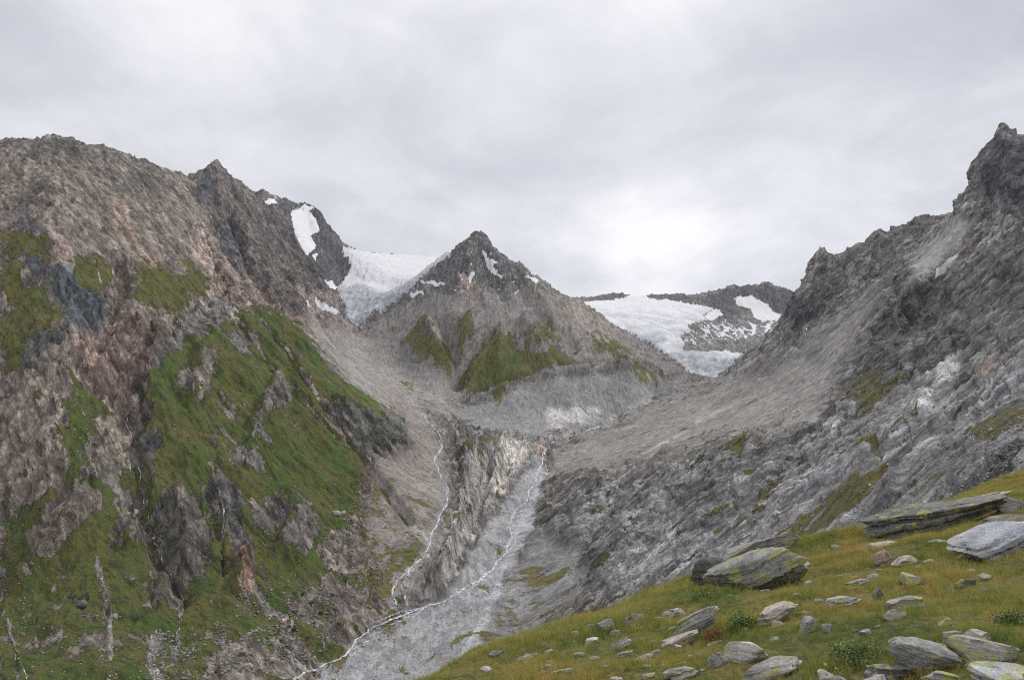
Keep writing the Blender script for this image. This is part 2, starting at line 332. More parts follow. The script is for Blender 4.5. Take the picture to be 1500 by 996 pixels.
TONE = [  # (sRGB tone, softness, outline)
 ((128,118,109), 40, [(-60,205),(280,260),(440,460),(600,640),(560,900),(430,1080),(-60,1080)]),
 ((122,113,104), 40, [(-60,205),(280,260),(300,330),(260,390),(100,400),(-60,340)]),
 ((100,98,90), 14, [(60,212),(120,206),(150,225),(90,240),(40,225)]),
 ((104,100,94), 18, [(160,260),(215,245),(250,280),(200,300)]),
 ((156,136,122), 12, [(150,280),(180,300),(210,345),(240,390),(225,392),(190,350),(160,310)]),
 ((150,132,120), 14, [(50,310),(75,325),(110,370),(110,395),(85,385),(60,345)]),
 ((166,150,138), 14, [(265,310),(300,330),(345,395),(352,430),(320,440),(290,415),(275,370)]),
 ((112,106,100), 8, [(268,300),(282,330),(284,385),(274,380),(268,330)]),
 ((148,130,120), 18, [(300,400),(350,390),(440,455),(470,470),(430,470),(380,455),(330,440)]),
 ((152,138,126), 22, [(-10,540),(60,530),(92,560),(97,680),(60,720),(-10,730)]),
 ((126,110,102), 14, [(150,470),(205,440),(235,480),(262,470),(300,480),(230,540),(200,545),(192,640),(165,610),(128,566),(105,540),(100,500)]),
 ((150,128,114), 7, [(125,500),(148,495),(150,520),(130,545),(120,520)]),
 ((148,128,116), 7, [(175,500),(200,455),(210,465),(185,510),(170,520)]),
 ((70,66,66), 6, [(200,560),(207,545),(206,590),(215,610),(205,615),(198,590)]),
 ((140,132,120), 8, [(135,605),(150,605),(185,640),(196,690),(160,690),(140,665)]),
 ((84,89,92), 10, [(78,385),(115,402),(160,430),(165,460),(130,490),(100,478),(80,430),(40,392),(18,362),(40,352),(66,370)]),
 ((84,87,84), 10, [(0,500),(50,480),(95,478),(100,500),(50,520),(30,545)]),
 ((88,86,88), 8, [(18,300),(40,310),(80,352),(50,345),(28,335)]),
 ((108,101,98), 12, [(278,270),(315,240),(352,268),(400,305),(450,370),(505,470),(470,470),(400,440),(345,395),(318,340),(290,300)]),
 ((84,85,92), 7, [(290,270),(310,255),(320,270),(300,300),(288,290)]),
 ((82,82,88), 9, [(320,310),(340,330),(360,370),(345,390),(325,350)]),
 ((94,90,90), 10, [(380,300),(410,320),(440,360),(420,370),(390,340)]),
 ((88,86,90), 6, [(385,290),(402,289),(445,296),(470,298),(505,365),(515,395),(500,425),(470,412),(430,345)]),
 ((150,138,134), 10, [(440,420),(480,430),(520,480),(540,520),(500,530),(460,490)]),
 ((132,128,124), 18, [(450,470),(520,480),(600,500),(680,570),(660,610),(600,590),(550,600),(480,530)]),
 ((120,117,113), 20, [(515,490),(600,435),(700,340),(850,440),(1012,550),(920,536),(800,553),(690,587),(600,560)]),
 ((98,97,97), 12, [(640,385),(672,362),(700,340),(730,365),(760,390),(740,420),(690,400),(650,425),(625,415)]),
 ((162,146,136), 6, [(684,390),(696,398),(692,440),(678,436),(676,415)]),
 ((138,128,120), 14, [(780,420),(850,445),(920,490),(880,495),(820,470)]),
 ((96,96,94), 12, [(585,520),(600,480),(620,460),(640,490),(600,540)]),
 ((126,116,112), 8, [(855,505),(885,505),(910,530),(860,530)]),
 ((122,121,120), 5, [(680,592),(800,556),(920,538),(1010,560),(900,615),(860,630),(800,640),(700,630),(660,600)]),
 ((172,170,165), 8, [(800,600),(840,594),(878,600),(880,612),(840,622),(800,625)]),
 ((124,117,111), 20, [(560,560),(600,570),(640,620),(660,720),(640,800),(600,860),(575,890),(540,800),(545,690),(600,650),(570,600)]),
 ((150,147,142), 8, [(620,880),(640,800),(670,720),(690,660),(720,655),(720,730),(690,790),(670,840),(640,880)]),
 ((200,194,184), 8, [(722,660),(735,640),(760,640),(790,655),(785,680),(760,690),(742,720),(722,730),(716,700)]),
 ((148,146,144), 8, [(770,660),(790,650),(795,690),(760,720),(750,700)]),
 ((178,160,152), 4, [(788,650),(802,645),(803,670),(790,685),(784,670)]),
 ((114,112,108), 24, [(1140,520),(1200,470),(1290,430),(1240,520),(1190,620),(1000,650),(850,680),(800,700),(810,660),(900,620),(1060,555)]),
 ((112,110,108), 14, [(1140,510),(1180,430),(1205,383),(1300,345),(1380,320),(1330,400),(1260,430),(1180,490)]),
 ((88,88,88), 8, [(1148,500),(1165,465),(1185,440),(1215,400),(1240,420),(1215,450),(1180,480)]),
 ((92,90,90), 10, [(1290,345),(1356,308),(1382,322),(1340,345),(1300,360)]),
 ((126,124,121), 14, [(1385,330),(1400,310),(1420,330),(1400,370),(1340,420),(1320,420),(1340,380)]),
 ((82,82,85), 14, [(1456,196),(1500,205),(1560,210),(1540,330),(1480,320),(1440,290),(1415,285)]),
 ((118,117,116), 14, [(1420,300),(1460,290),(1480,320),(1440,350),(1415,340)]),
 ((92,92,91), 18, [(1310,400),(1350,430),(1400,420),(1500,330),(1560,330),(1560,460),(1430,520),(1340,580),(1250,580),(1240,560),(1252,510),(1290,450)]),
 ((122,122,121), 22, [(1190,632),(1300,580),(1400,540),(1560,450),(1560,680),(1400,740),(1190,800),(1000,870),(850,860),(800,800),(850,720),(1000,680)]),
 ((108,107,106), 14, [(740,850),(790,770),(850,760),(880,830),(800,900),(700,965)]),
 ((168,167,165), 6, [(1390,520),(1408,525),(1375,570),(1345,610),(1330,600),(1355,565)]),
 ((166,165,162), 3, [(1248,585),(1254,592),(1225,640),(1205,655),(1225,620)]),
 ((150,138,130), 5, [(1430,540),(1450,515),(1455,535),(1440,570),(1425,575)]),
 ((146,146,147), 8, [(1460,540),(1500,510),(1500,560),(1430,610),(1400,640),(1420,600)]),
 ((140,140,138), 6, [(1275,700),(1300,660),(1310,665),(1270,740),(1225,790),(1215,785)]),
 ((138,132,126), 8, [(1120,800),(1160,760),(1185,745),(1150,790),(1130,805)]),
 ((132,126,122), 8, [(1180,790),(1210,760),(1230,745),(1215,780),(1195,795)]),
 ((134,134,135), 8, [(1170,710),(1200,690),(1240,680),(1200,720),(1170,750),(1160,740)]),
 ((84,84,86), 7, [(1170,520),(1210,490),(1200,530)]),
 ((100,98,97), 12, [(985,720),(1040,690),(1060,720),(1020,760)]),
 ((138,137,136), 12, [(900,820),(950,770),(1000,740),(1000,800),(930,860),(900,870)]),
 ((88,88,92), 7, [(840,440),(888,428),(912,428),(945,432),(920,440),(880,442)]),
 ((84,85,90), 5, [(938,436),(960,430),(1000,428),(1024,442),(1000,447),(975,442)]),
 ((80,81,85), 6, [(1022,440),(1072,418),(1122,413),(1168,431),(1200,465),(1160,470),(1110,450),(1075,450),(1095,470),(1050,465)]),
 ((122,119,117), 14, [(1000,490),(1060,470),(1150,470),(1145,520),(1100,520),(1000,516)]),
 ((136,136,137), 4, [(428,1080),(480,955),(560,905),(640,880),(668,850),(700,790),(740,735),(760,700),(785,670),(805,690),(785,760),(738,850),(728,900),(690,970),(640,1080)]),
]
STRIPS = [  # chutes and scree tracks: (sRGB tone, half width px, line)
 ((148,134,124), 3.2, [(350,468),(372,500),(400,540),(412,552)]),
 ((150,136,126), 3.4, [(382,468),(410,500),(425,520),(450,552)]),
 ((156,142,134), 3.2, [(450,552),(475,585),(498,618),(530,660),(546,690)]),
 ((150,146,140), 2.6, [(546,690),(560,715),(600,762),(625,790)]),
 ((150,144,136), 1.6, [(430,565),(452,592),(470,615),(490,642)]),
 ((152,132,118), 3.0, [(165,380),(178,400),(180,430),(165,455),(160,475)]),
 ((162,150,138), 2.2, [(92,345),(104,368),(108,390),(112,402)]),
 ((150,136,126), 2.0, [(140,380),(148,405),(152,420)]),
 ((152,138,126), 2.0, [(222,390),(232,410),(240,418)]),
 ((140,128,122), 7.0, [(714,482),(696,507),(680,535),(669,557)]),
 ((142,134,128), 2.5, [(632,478),(650,500),(672,530)]),
 ((158,156,152), 7.0, [(800,650),(830,640),(870,630),(905,610)]),
 ((150,147,141), 5.0, [(140,815),(150,860),(160,900),(160,960),(150,1080)]),
 ((128,124,116), 8.0, [(262,880),(262,920),(256,960),(255,1080)]),
 ((150,147,141), 2.5, [(5,900),(20,940),(35,1080)]),
 ((150,147,142), 11.0, [(232,930),(225,960),(222,1080)]),
 ((160,152,142), 6.0, [(372,850),(395,880),(420,900)]),
 ((146,143,138), 14.0, [(435,920),(440,960),(425,985)]),
 ((134,132,130), 8.0, [(600,585),(625,610),(648,640),(640,670),(655,720),(640,770),(628,805),(600,840),(580,885)]),
 ((132,126,118), 2.0, [(1030,600),(1080,570),(1130,545)]),
 ((140,138,132), 3.0, [(1020,620),(1060,600),(1100,580)]),
 ((146,146,146), 3.5, [(1320,600),(1335,570),(1345,545)]),
 ((150,150,150), 2.5, [(940,660),(975,645),(1000,632)]),
]
SNOWS = [  # (amount, softness, outline)
 (1.0, 4, [(424,312),(445,304),(464,318),(471,338),(455,346),(464,362),(450,374),(441,362),(430,334)]),
 (.9, 3, [(384,291),(402,289),(410,298),(396,299)]),
 (.75, 3, [(428,303),(445,299),(466,301),(460,308),(440,306)]),
 (.9, 3, [(455,372),(468,368),(462,385)]),
 (1.0, 2.5, [(473,410),(490,414),(500,428),(484,424)]),
 (1.0, 2.5, [(458,434),(470,440),(500,458),(490,461),(466,450)]),
 (1.0, 2.5, [(447,438),(460,446),(455,452)]),
 (1.0, 2.5, [(704,362),(710,372),(716,380),(730,382),(722,390),(735,398),(724,402),(714,394),(708,380)]),
 (1.0, 2.5, [(767,401),(790,408),(788,414),(775,410)]),
 (.8, 3, [(725,402),(745,400),(735,408)]), (.8, 3, [(724,420),(732,418),(730,426)]),
 (.9, 3, [(690,400),(699,398),(692,412),(686,416)]), (.8, 3, [(672,410),(680,406),(676,416)]),
 (1.0, 3, [(598,432),(612,424),(622,430),(604,436)]), (1.0, 3, [(615,412),(634,413),(656,414),(650,418),(624,418)]),
 (.8, 3, [(752,428),(764,424),(756,432)]), (.8, 3, [(712,404),(730,406),(725,411)]), (.75, 3, [(758,418),(765,415),(766,424)]),
 (.8, 3, [(688,380),(694,386),(690,390)]), (.7, 3, [(640,387),(648,388),(642,391)]), (.7, 3, [(737,370),(747,378),(744,381)]),
 (.8, 3, [(748,412),(756,408),(752,418)]), (.8, 3, [(700,410),(706,404),(704,416)]), (.75, 3, [(735,412),(742,410),(738,420)]), (.8, 3, [(662,424),(672,420),(668,428)]), (.75, 3, [(690,365),(694,372),(688,376)]), (.75, 3, [(742,432),(750,428),(746,436)]), (.8, 3, [(780,420),(790,418),(786,424)]), (.7, 3, [(716,365),(724,374),(718,376)]),
 (.8, 4, [(1020,455),(1050,452),(1062,462),(1040,470),(1025,466)]), (.75, 4, [(1100,475),(1112,470),(1106,492),(1098,496)]), (.75, 4, [(1122,472),(1134,470),(1126,490),(1118,494)]), (.75, 4, [(1060,478),(1074,474),(1062,494),(1052,500)]),
 (1.0, 4, [(1072,436),(1102,432),(1110,440),(1125,445),(1130,455),(1150,463),(1140,470),(1120,470),(1104,466),(1100,454),(1080,446)]),
 (.50, 16, [(985,492),(1035,462),(1100,468),(1150,468),(1145,495),(1100,508),(1040,510),(1000,512)]),
 (1.0, 2.5, [(1408,366),(1402,384),(1386,400),(1369,409),(1371,396),(1390,377)]),
]
ICE_UP = [(498,362),(520,368),(560,372),(640,374),(668,374),(645,385),(622,405),(601,428),(575,446),(540,466),(516,481),(506,472),(503,448),(492,428),(510,402),(516,390)]
ICE_LOW = [(838,446),(862,443),(900,440),(922,435),(930,426),(941,426),(950,438),(985,441),(1020,447),(1050,452),(1030,462),(1036,470),(1006,476),(1012,488),(994,492),(1004,505),(998,514),(1030,517),(1060,514),(1085,519),(1094,532),(1092,545),(1040,562),(1015,560),(1002,540),(960,508),(900,478)]

CARVE = [  # gullies (negative) and ribs (positive): (height m, half width px, line)
 (-15, 9, [(186,560),(184,600),(186,630),(200,670),(205,710),(215,760),(226,800),(250,845),(268,880)]),
 (-14, 8, [(165,455),(175,430),(180,400),(176,370)]),
 (-12, 6, [(305,712),(318,745),(325,790),(326,840)]),
 (-16, 7, [(206,545),(205,580),(214,605),(196,625)]),
 (-10, 6, [(475,585),(498,618),(530,660),(546,690),(600,762)]),
 (-8, 5, [(430,565),(470,615),(490,642)]),
 (-8, 5, [(350,468),(400,540)]), (-8, 5, [(382,468),(425,520),(450,552)]),
 (18, 12, [(140,712),(110,760),(70,810),(28,862)]),
 (14, 10, [(205,750),(190,800)]), (20, 14, [(262,725),(270,780),(280,840)]), (12, 10, [(240,830),(240,890)]),
 (16, 9, [(362,800),(355,865)]), (22, 20, [(430,745),(440,780),(430,805)]),
 (12, 9, [(376,650),(372,685)]), (12, 8, [(410,560),(395,590),(376,630)]), (12, 10, [(300,520),(290,590)]),
 (10, 9, [(170,480),(150,540)]), (10, 7, [(215,470),(195,520)]), (9, 6, [(135,500),(122,540)]), (8, 6, [(245,470),(215,530)]),
 (-12, 7, [(285,330),(310,380),(330,420)]), (8, 7, [(315,246),(320,275),(330,330)]), (-14, 8, [(335,310),(355,370),(400,440)]),
 (12, 9, [(385,295),(410,350),(450,420)]), (-10, 7, [(405,330),(440,390),(470,440)]),
 (-22, 8, [(712,485),(695,507),(670,557)]), (-14, 9, [(648,470),(660,500),(672,535)]), (16, 12, [(690,470),(680,500)]), (14, 12, [(625,480),(640,520)]),
 (18, 12, [(770,480),(790,520)]), (-10, 8, [(820,470),(840,510)]), (12, 8, [(735,490),(730,540)]), (12, 10, [(690,370),(668,420)]), (-12, 7, [(710,370),(722,400),(740,430)]), (14, 9, [(760,400),(790,440),(820,480)]),
 (-14, 8, [(1400,370),(1375,405),(1340,450),(1320,500)]), (14, 10, [(1340,420),(1310,480)]), (-10, 7, [(1380,460),(1350,510),(1330,560)]),
 (16, 9, [(1500,330),(1440,390),(1400,440)]), (-10, 8, [(1470,400),(1420,460),(1400,510)]), (8, 8, [(1408,520),(1350,600)]),
 (8, 6, [(1300,640),(1262,720),(1225,790)]), (-5, 6, [(1290,640),(1230,710),(1180,760)]), (6, 6, [(1400,600),(1340,660),(1300,720)]),
 (-5, 6, [(1450,600),(1380,650)]), (10, 7, [(1252,590),(1210,650)]), (-10, 8, [(1215,600),(1160,660),(1120,720)]),
 (9, 9, [(1110,650),(1060,720),(1000,790)]), (-8, 8, [(1040,680),(980,740),(940,800)]), (9, 9, [(980,690),(920,760),(880,840)]), (-7, 8, [(920,700),(870,770),(840,840)]), (7, 8, [(880,710),(830,790)]),
 (10, 6, [(690,665),(672,760),(645,840)]), (-8, 5, [(716,660),(708,720),(694,780)]), (9, 6, [(735,645),(722,720)]), (8, 6, [(770,660),(745,715)]),
 (11, 5, [(690,587),(740,572),(800,553),(860,543),(920,534)]), (-10, 6, [(700,578),(800,546),(905,528)]),
 (6, 8, [(835,598),(850,615)]), (-4, 7, [(800,650),(870,630),(905,610)]),
 (14, 8, [(1205,385),(1180,440),(1150,500)]), (-10, 8, [(1240,380),(1210,450),(1170,500)]), (10, 8, [(1290,355),(1260,420)]),
 (14, 10, [(1470,205),(1480,260),(1470,320)]), (-12, 8, [(1450,240),(1455,300),(1440,340)]),
 (8, 8, [(460,330),(475,380)]), (5, 9, [(1072,424),(1060,455)]), (5, 9, [(1122,420),(1140,450)]),
]

def bbox_idx(px, py, pts_, pad):
    a = np.array(pts_, float)
    return np.nonzero((px > a[:, 0].min() - pad) & (px < a[:, 0].max() + pad) & (py > a[:, 1].min() - pad) & (py < a[:, 1].max() + pad))
def seg_dist(x, y, line, closed=False):
    d = np.full(x.shape, 1e9, np.float32); n = len(line)
    for k in range(n if closed else n - 1):
        ax, ay = line[k]; bx, by = line[(k + 1) % n]
        vx, vy = bx - ax, by - ay; l2 = vx * vx + vy * vy + 1e-9
        t = np.clip(((x - ax) * vx + (y - ay) * vy) / l2, 0, 1)
        d = np.minimum(d, (x - ax - t * vx) ** 2 + (y - ay - t * vy) ** 2)
    return np.sqrt(d)
def poly_sd(x, y, poly):
    ins = np.zeros(x.shape, bool); n = len(poly)
    for k in range(n):
        ax, ay = poly[k]; bx, by = poly[(k + 1) % n]
        if ay == by: continue
        c = ((ay > y) != (by > y)) & (x < (bx - ax) * (y - ay) / (by - ay) + ax)
        ins ^= c
    d = seg_dist(x, y, poly, True)
    return np.where(ins, d, -d)

# gullies and ribs on the smooth surface
for h, w, line in CARVE:
    idx = bbox_idx(PX, PY, line, 3 * w)
    wob = 3.0 * pn2(PX[idx] / 23.0, YY[idx] / 60.0, 5)
    d = seg_dist(PX[idx] + wob, PY[idx], line)
    ZZ[idx] += 1.7 * h * np.exp(-(d / w) ** 2) * np.clip(YY[idx] / 1300.0, .35, 1.8)
PY = HZ - ZZ * F / YY
# ------------------------------------------------------------------ cover masks per survey point
sh = PX.shape
wx = pn2(XX / 60, YY / 60, 31) + .6 * pn2(XX / 24, YY / 24, 32) + .45 * pn2((XX + ZZ) / 11, YY / 11, 33)
wy = pn2(XX / 60, YY / 60, 41) + .6 * pn2(XX / 24, YY / 24, 42) + .45 * pn2(XX / 11, (YY + ZZ) / 11, 43)
wbx = pn2(XX / 110, YY / 110, 34); wby = pn2(XX / 110, YY / 110, 44)
WPX = PX + 6.5 * wx + 6 * wbx; WPY = PY + 6.5 * wy + 6 * wby
def soft(poly, s, pad=30):
    idx = bbox_idx(PX, PY, poly, s + pad)
    if not len(idx[0]): return idx, np.zeros(0, np.float32)
    sdv = poly_sd(WPX[idx], WPY[idx], poly)
    return idx, smooth01(-s, s, sdv).astype(np.float32)
tone = np.empty(sh + (3,), np.float32); tone[:] = srgb(116, 113, 109)
grass = np.zeros(sh, np.float32); vivid = np.zeros(sh, np.float32); snow = np.zeros(sh, np.float32); bare = np.zeros(sh, np.float32)
def put(idx, m, c):
    g_ = sum(c) / 3; c = np.array(srgb(*[q + .10 * (g_ - q) for q in c]), np.float32)
    tone[idx] = tone[idx] * (1 - m[:, None]) + c * m[:, None]
for c, s, poly in TONE:
    idx, m = soft(poly, s); put(idx, m, c)
for a, v, s, poly in GRASS:
    idx, m = soft(poly, s * 2.0)
    grass[idx] = np.maximum(grass[idx], a * m); vivid[idx] = np.where(m > .3, v, vivid[idx])
for c, s, poly in BARE:
    idx, m = soft(poly, s * 2.4); put(idx, smooth01(0, .6, m), c); grass[idx] *= (1 - .78 * m); bare[idx] = np.maximum(bare[idx], m)
for c, w, line in STRIPS:
    idx = bbox_idx(PX, PY, line, 4 * w + 8)
    d = seg_dist(PX[idx] + .5 * w * wx[idx], PY[idx] + .5 * w * wy[idx], line)
    m = (1 - smooth01(w * .25, w * 1.15, d)) * .85 * smooth01(-.55, .1, pn2(PX[idx] / 7, PY[idx] / 11, 37) + .25)
    put(idx, m, c); grass[idx] *= (1 - .85 * m)
for a, s, poly in SNOWS:
    idx = bbox_idx(PX, PY, poly, s + 12)
    sdv = poly_sd(PX[idx] + 1.6 * wx[idx], PY[idx] + 1.6 * wy[idx], poly)
    snow[idx] = np.maximum(snow[idx], a * smooth01(-s, s, sdv))
ice = np.zeros(sh, np.float32)
for poly, y0 in ((ICE_UP, 2950), (ICE_LOW, 3250)):
    idx = bbox_idx(PX, PY, poly, 14)
    sdv = poly_sd(PX[idx] + 2.6 * wx[idx], PY[idx] + 2.2 * wy[idx], poly)
    ice[idx] = np.maximum(ice[idx], smooth01(-1.2, 1.2, sdv) * (YY[idx] > y0))
ice[YY > 6000] = 0
snow *= (1 - ice)
SCREE = np.zeros(sh, np.float32)
for poly, s in (([(428,1080),(480,955),(560,905),(640,880),(668,850),(700,790),(740,735),(760,700),(785,670),(805,690),(785,760),(738,850),(728,900),(690,970),(640,1080)], 8),
                ([(680,592),(800,556),(920,538),(1010,560),(900,615),(860,630),(800,640),(700,630),(660,600)], 4),
                ([(1140,525),(1200,480),(1290,430),(1240,520),(1190,620),(1060,640),(900,680),(800,700),(810,660),(900,620),(1060,555)], 20),
                ([(560,560),(600,570),(640,620),(660,720),(640,800),(600,860),(575,890),(540,800),(545,690),(600,650)], 14),
                ([(450,470),(600,500),(680,570),(660,610),(600,590),(550,600),(480,530)], 14),
                ([(740,850),(790,770),(850,790),(860,850),(800,910),(690,970)], 14),
                ([(1385,330),(1400,310),(1420,330),(1400,370),(1340,420),(1320,420),(1340,380)], 10)):
    idx, m = soft(poly, s); SCREE[idx] = np.maximum(SCREE[idx], m)
rockn = np.clip(1 - .72 * grass - .9 * SCREE - .9 * ice - .5 * snow, .04, 1)

idx, m = soft([(520,490),(600,442),(650,425),(700,430),(770,425),(850,446),(930,500),(1012,552),(920,536),(800,553),(690,580),(600,560)], 14)
SCREE[idx] = np.maximum(SCREE[idx], .6 * m); rockn[idx] = np.minimum(rockn[idx], 1 - .6 * m)
idx, m = soft([(620,880),(640,800),(670,720),(690,650),(735,636),(795,650),(790,690),(745,725),(690,790),(670,840),(640,880)], 8); rockn[idx] *= (1 - .55 * m)
idx, m = soft([(-80,190),(130,200),(285,262),(300,330),(280,385),(100,395),(-80,330)], 25); rockn[idx] *= (1 - .6 * m)
# ------------------------------------------------------------------ fall lines: noise smeared down the slope
def grads(Z):
    zl = np.gradient(Z, Ls, axis=0); zp = np.gradient(Z, pxs, axis=1)
    return zp * F / YY, zl / YY - zp * (PX - CX) / YY
zs = ZZ.copy()
for _ in range(3):
    zs[1:-1] = (zs[:-2] + 2 * zs[1:-1] + zs[2:]) / 4; zs[:, 1:-1] = (zs[:, :-2] + 2 * zs[:, 1:-1] + zs[:, 2:]) / 4
gx, gy = grads(zs)
gl = np.sqrt(gx * gx + gy * gy) + 1e-6
dxn, dyn = -gx / gl, -gy / gl
DP = (F * dxn - (PX - CX) * dyn) / F; DL = dyn / F          # per (Y/F) metres = one photo pixel
def lic(src, steps, h):
    acc = src.copy(); wsum = 1.0
    for sgn in (1, -1):
        p = PX.copy(); l = (np.log(YY)).astype(np.float32)
        ii = np.arange(NI)[:, None] * np.ones((1, NJ), int); jj = np.ones((NI, 1), int) * np.arange(NJ)[None]
        for s in range(1, steps + 1):
            p += sgn * h * DP[ii, jj]; l += sgn * h * DL[ii, jj]
            jj = np.clip(np.interp(p.ravel(), pxs, np.arange(NJ)).reshape(sh) + .5, 0, NJ - 1).astype(np.int32)
            ii = np.clip(np.interp(l.ravel(), Ls, np.arange(NI)).reshape(sh) + .5, 0, NI - 1).astype(np.int32)
            w = 1 - s / (steps + 1.0); acc += w * src[ii, jj]
            if sgn == 1: wsum += 2 * w
    acc /= wsum
    return (acc - acc.mean()) / (acc.std() + 1e-6)
src_a = pn2(XX / 26, YY / 26, 51) + .8 * pn2(XX / 55, YY / 55, 52)
src_b = pn2(XX / 9, YY / 9, 53) + .9 * pn2(XX / 15, YY / 15, 54) + .5 * np.random.default_rng(3).standard_normal(sh).astype(np.float32)
SA = lic(src_a.astype(np.float32), 12, 4.0)
SB = lic(src_b.astype(np.float32), 9, 2.6)
SC = lic((pn2(XX / 75, YY / 75, 55) + .7 * pn2(XX / 140, YY / 140, 56)).astype(np.float32), 12, 7.0)
nearfade = (.25 + .75 * smooth01(150, 800, YY)); SA *= nearfade; SB *= nearfade; SC *= nearfade

# ------------------------------------------------------------------ relief: crags, gullies, rubble
def facets(u, v, seed, tilt=1.1):
    """broken rock: cells of a jittered grid, each a tilted plane of its own height"""
    fu = np.floor(u).astype(np.int64); fv = np.floor(v).astype(np.int64)
    best = np.full(u.shape, 1e9, np.float32); hh = np.zeros(u.shape, np.float32)
    for du in (-1, 0, 1):
        for dv in (-1, 0, 1):
            h = _h(fu + du, fv + dv, seed)
            cu = fu + du + (h & np.uint32(255)).astype(np.float32) / 255; cv_ = fv + dv + ((h >> np.uint32(8)) & np.uint32(255)).astype(np.float32) / 255
            d = (u - cu) ** 2 + (v - cv_) ** 2
            a = ((h >> np.uint32(16)) & np.uint32(255)).astype(np.float32) / 255 * 6.283
            o = ((h >> np.uint32(24)) & np.uint32(255)).astype(np.float32) / 255 - .5
            val = o + tilt * ((u - cu) * np.cos(a) + (v - cv_) * np.sin(a))
            k = d < best; best = np.where(k, d, best); hh = np.where(k, val, hh)
    return hh.astype(np.float32)
sc_ = np.clip(YY / 1500.0, .22, 1.6)
D = np.zeros(sh, np.float32)
x3, y3, z3 = XX, YY, ZZ
# ribs and broken beds are drawn out down each flank
FALL = {'l': (.60, -.45, -.66), 'c': (.05, -.76, -.65), 'r': (-.77, -.12, -.62)}
def along_across(e):
    e = np.array(e) / np.linalg.norm(e); c = np.cross(e, (0, 0, 1)); c /= np.linalg.norm(c); n = np.cross(e, c)
    return (-(x3 * e[0] + y3 * e[1] + z3 * e[2]), x3 * c[0] + y3 * c[1], x3 * n[0] + y3 * n[1] + z3 * n[2])
al, ac, an = along_across(FALL['c'])
for key, msk in (('l', (PX < 610) & (YY < 2900)), ('r', (PX > np.interp(YY, [55, 700, 1000, 1500, 1950, 2420, 2800], [-600, 500, 720, 775, 808, 908, 1022])) & (YY < 2900))):
    q = along_across(FALL[key]); al = np.where(msk, q[0], al); ac = np.where(msk, q[1], ac); an = np.where(msk, q[2], an)
al = al.astype(np.float32); ac = ac.astype(np.float32); an = an.astype(np.float32)
wu = 9 * pn2(x3 / 40, y3 / 40, 65); wv = 9 * pn2(x3 / 40, y3 / 40, 66)
rockn *= 1 - .35 * smooth01(1900, 2600, YY)
near = np.clip(YY / 1300, .22, 1.5)
rid = fbm2((ac + wu) / 90, al / 330 + an / 200, 61, 4, .55, True)
rid -= rid.mean() + .15; D += rockn * rid * 11 * np.clip(YY / 1500, .15, 1.5)
rid2 = fbm2((ac + .6 * wu) / 30, al / 130 + an / 60, 62, 3, .55, True)
rid2 -= rid2.mean() + .1; D += rockn * rid2 * 7.0 * near
D += rockn * facets((al + wu) / 120, (ac + wv) / 40, 101) * 7 * np.clip(YY / 1300, .12, 1.4)
D += rockn * facets((al + .5 * wu + .4 * an) / (44 * near), (ac + .5 * wv + .3 * an) / (13 * near), 102) * 5.0 * near
D += rockn * facets((al + .2 * wu + .5 * an) / (15 * near), (ac + .2 * wv - .4 * an) / (5.5 * near), 103) * 2.8 * near
D += SCREE * facets(x3 / 6, y3 / 6, 104) * .5
D += SA * (2.6 * rockn + 2.0 * grass + .5 * SCREE) * sc_
D += (.8 - np.abs(SC)) * (4.5 * rockn + 3.6 * grass + .8 * SCREE) * sc_
D += SC * (2.5 * rockn + 2.0 * grass) * sc_
D += SB * (1.0 * rockn + .35 * grass + .10 * SCREE) * sc_
D += (1 - ice) * pn2(x3 / 300, y3 / 300, 91) * 6 * np.clip(YY / 1500, .1, 1)
D += grass * (pn2(x3 / 45, y3 / 45, 92) * 3 + pn2(x3 / 16, y3 / 16, 93) * 1.1)
# glacier ice: broken blocks and crevasses where it steepens
steep = smooth01(.22, .55, gl)
cre = fbm2(x3 / 46, y3 / 20, 95, 3, .6, True)
D += ice * (steep * (cre * 15 + 5 * pn2(x3 / 9, y3 / 9, 96)) + .8 * pn2(x3 / 60, y3 / 60, 97))
D += ice * 6
nz = 1 / np.sqrt(1 + gx * gx + gy * gy); nx_, ny_ = -gx * nz, -gy * nz
NXX = XX + D * nx_ * .8; NYY = YY + D * ny_ * .8; NZZ = ZZ + D * (nz + .25 * (1 - nz))

# grass gives way on the steep bits of the finished relief
g2x, g2y = grads(NZZ); g2 = np.sqrt(g2x * g2x + g2y * g2y)
ex = np.clip(g2 - gl, -1, 2)
grass = np.clip(grass + (grass > .02) * (grass < .98) * 0 - .16 * np.clip(np.abs(SC) - .9, 0, 1.5) * (grass > .02) + .10 * SA * (grass > .05) - .55 * smooth01(.15, .9, ex) * (grass > .02) - .25 * smooth01(1.0, 1.7, gl) + .12 * smooth01(0, -.4, ex) * (grass > .3), 0, 1.1)
# region of each point
ridge_left = (PX < 640) & (YY < 3050)
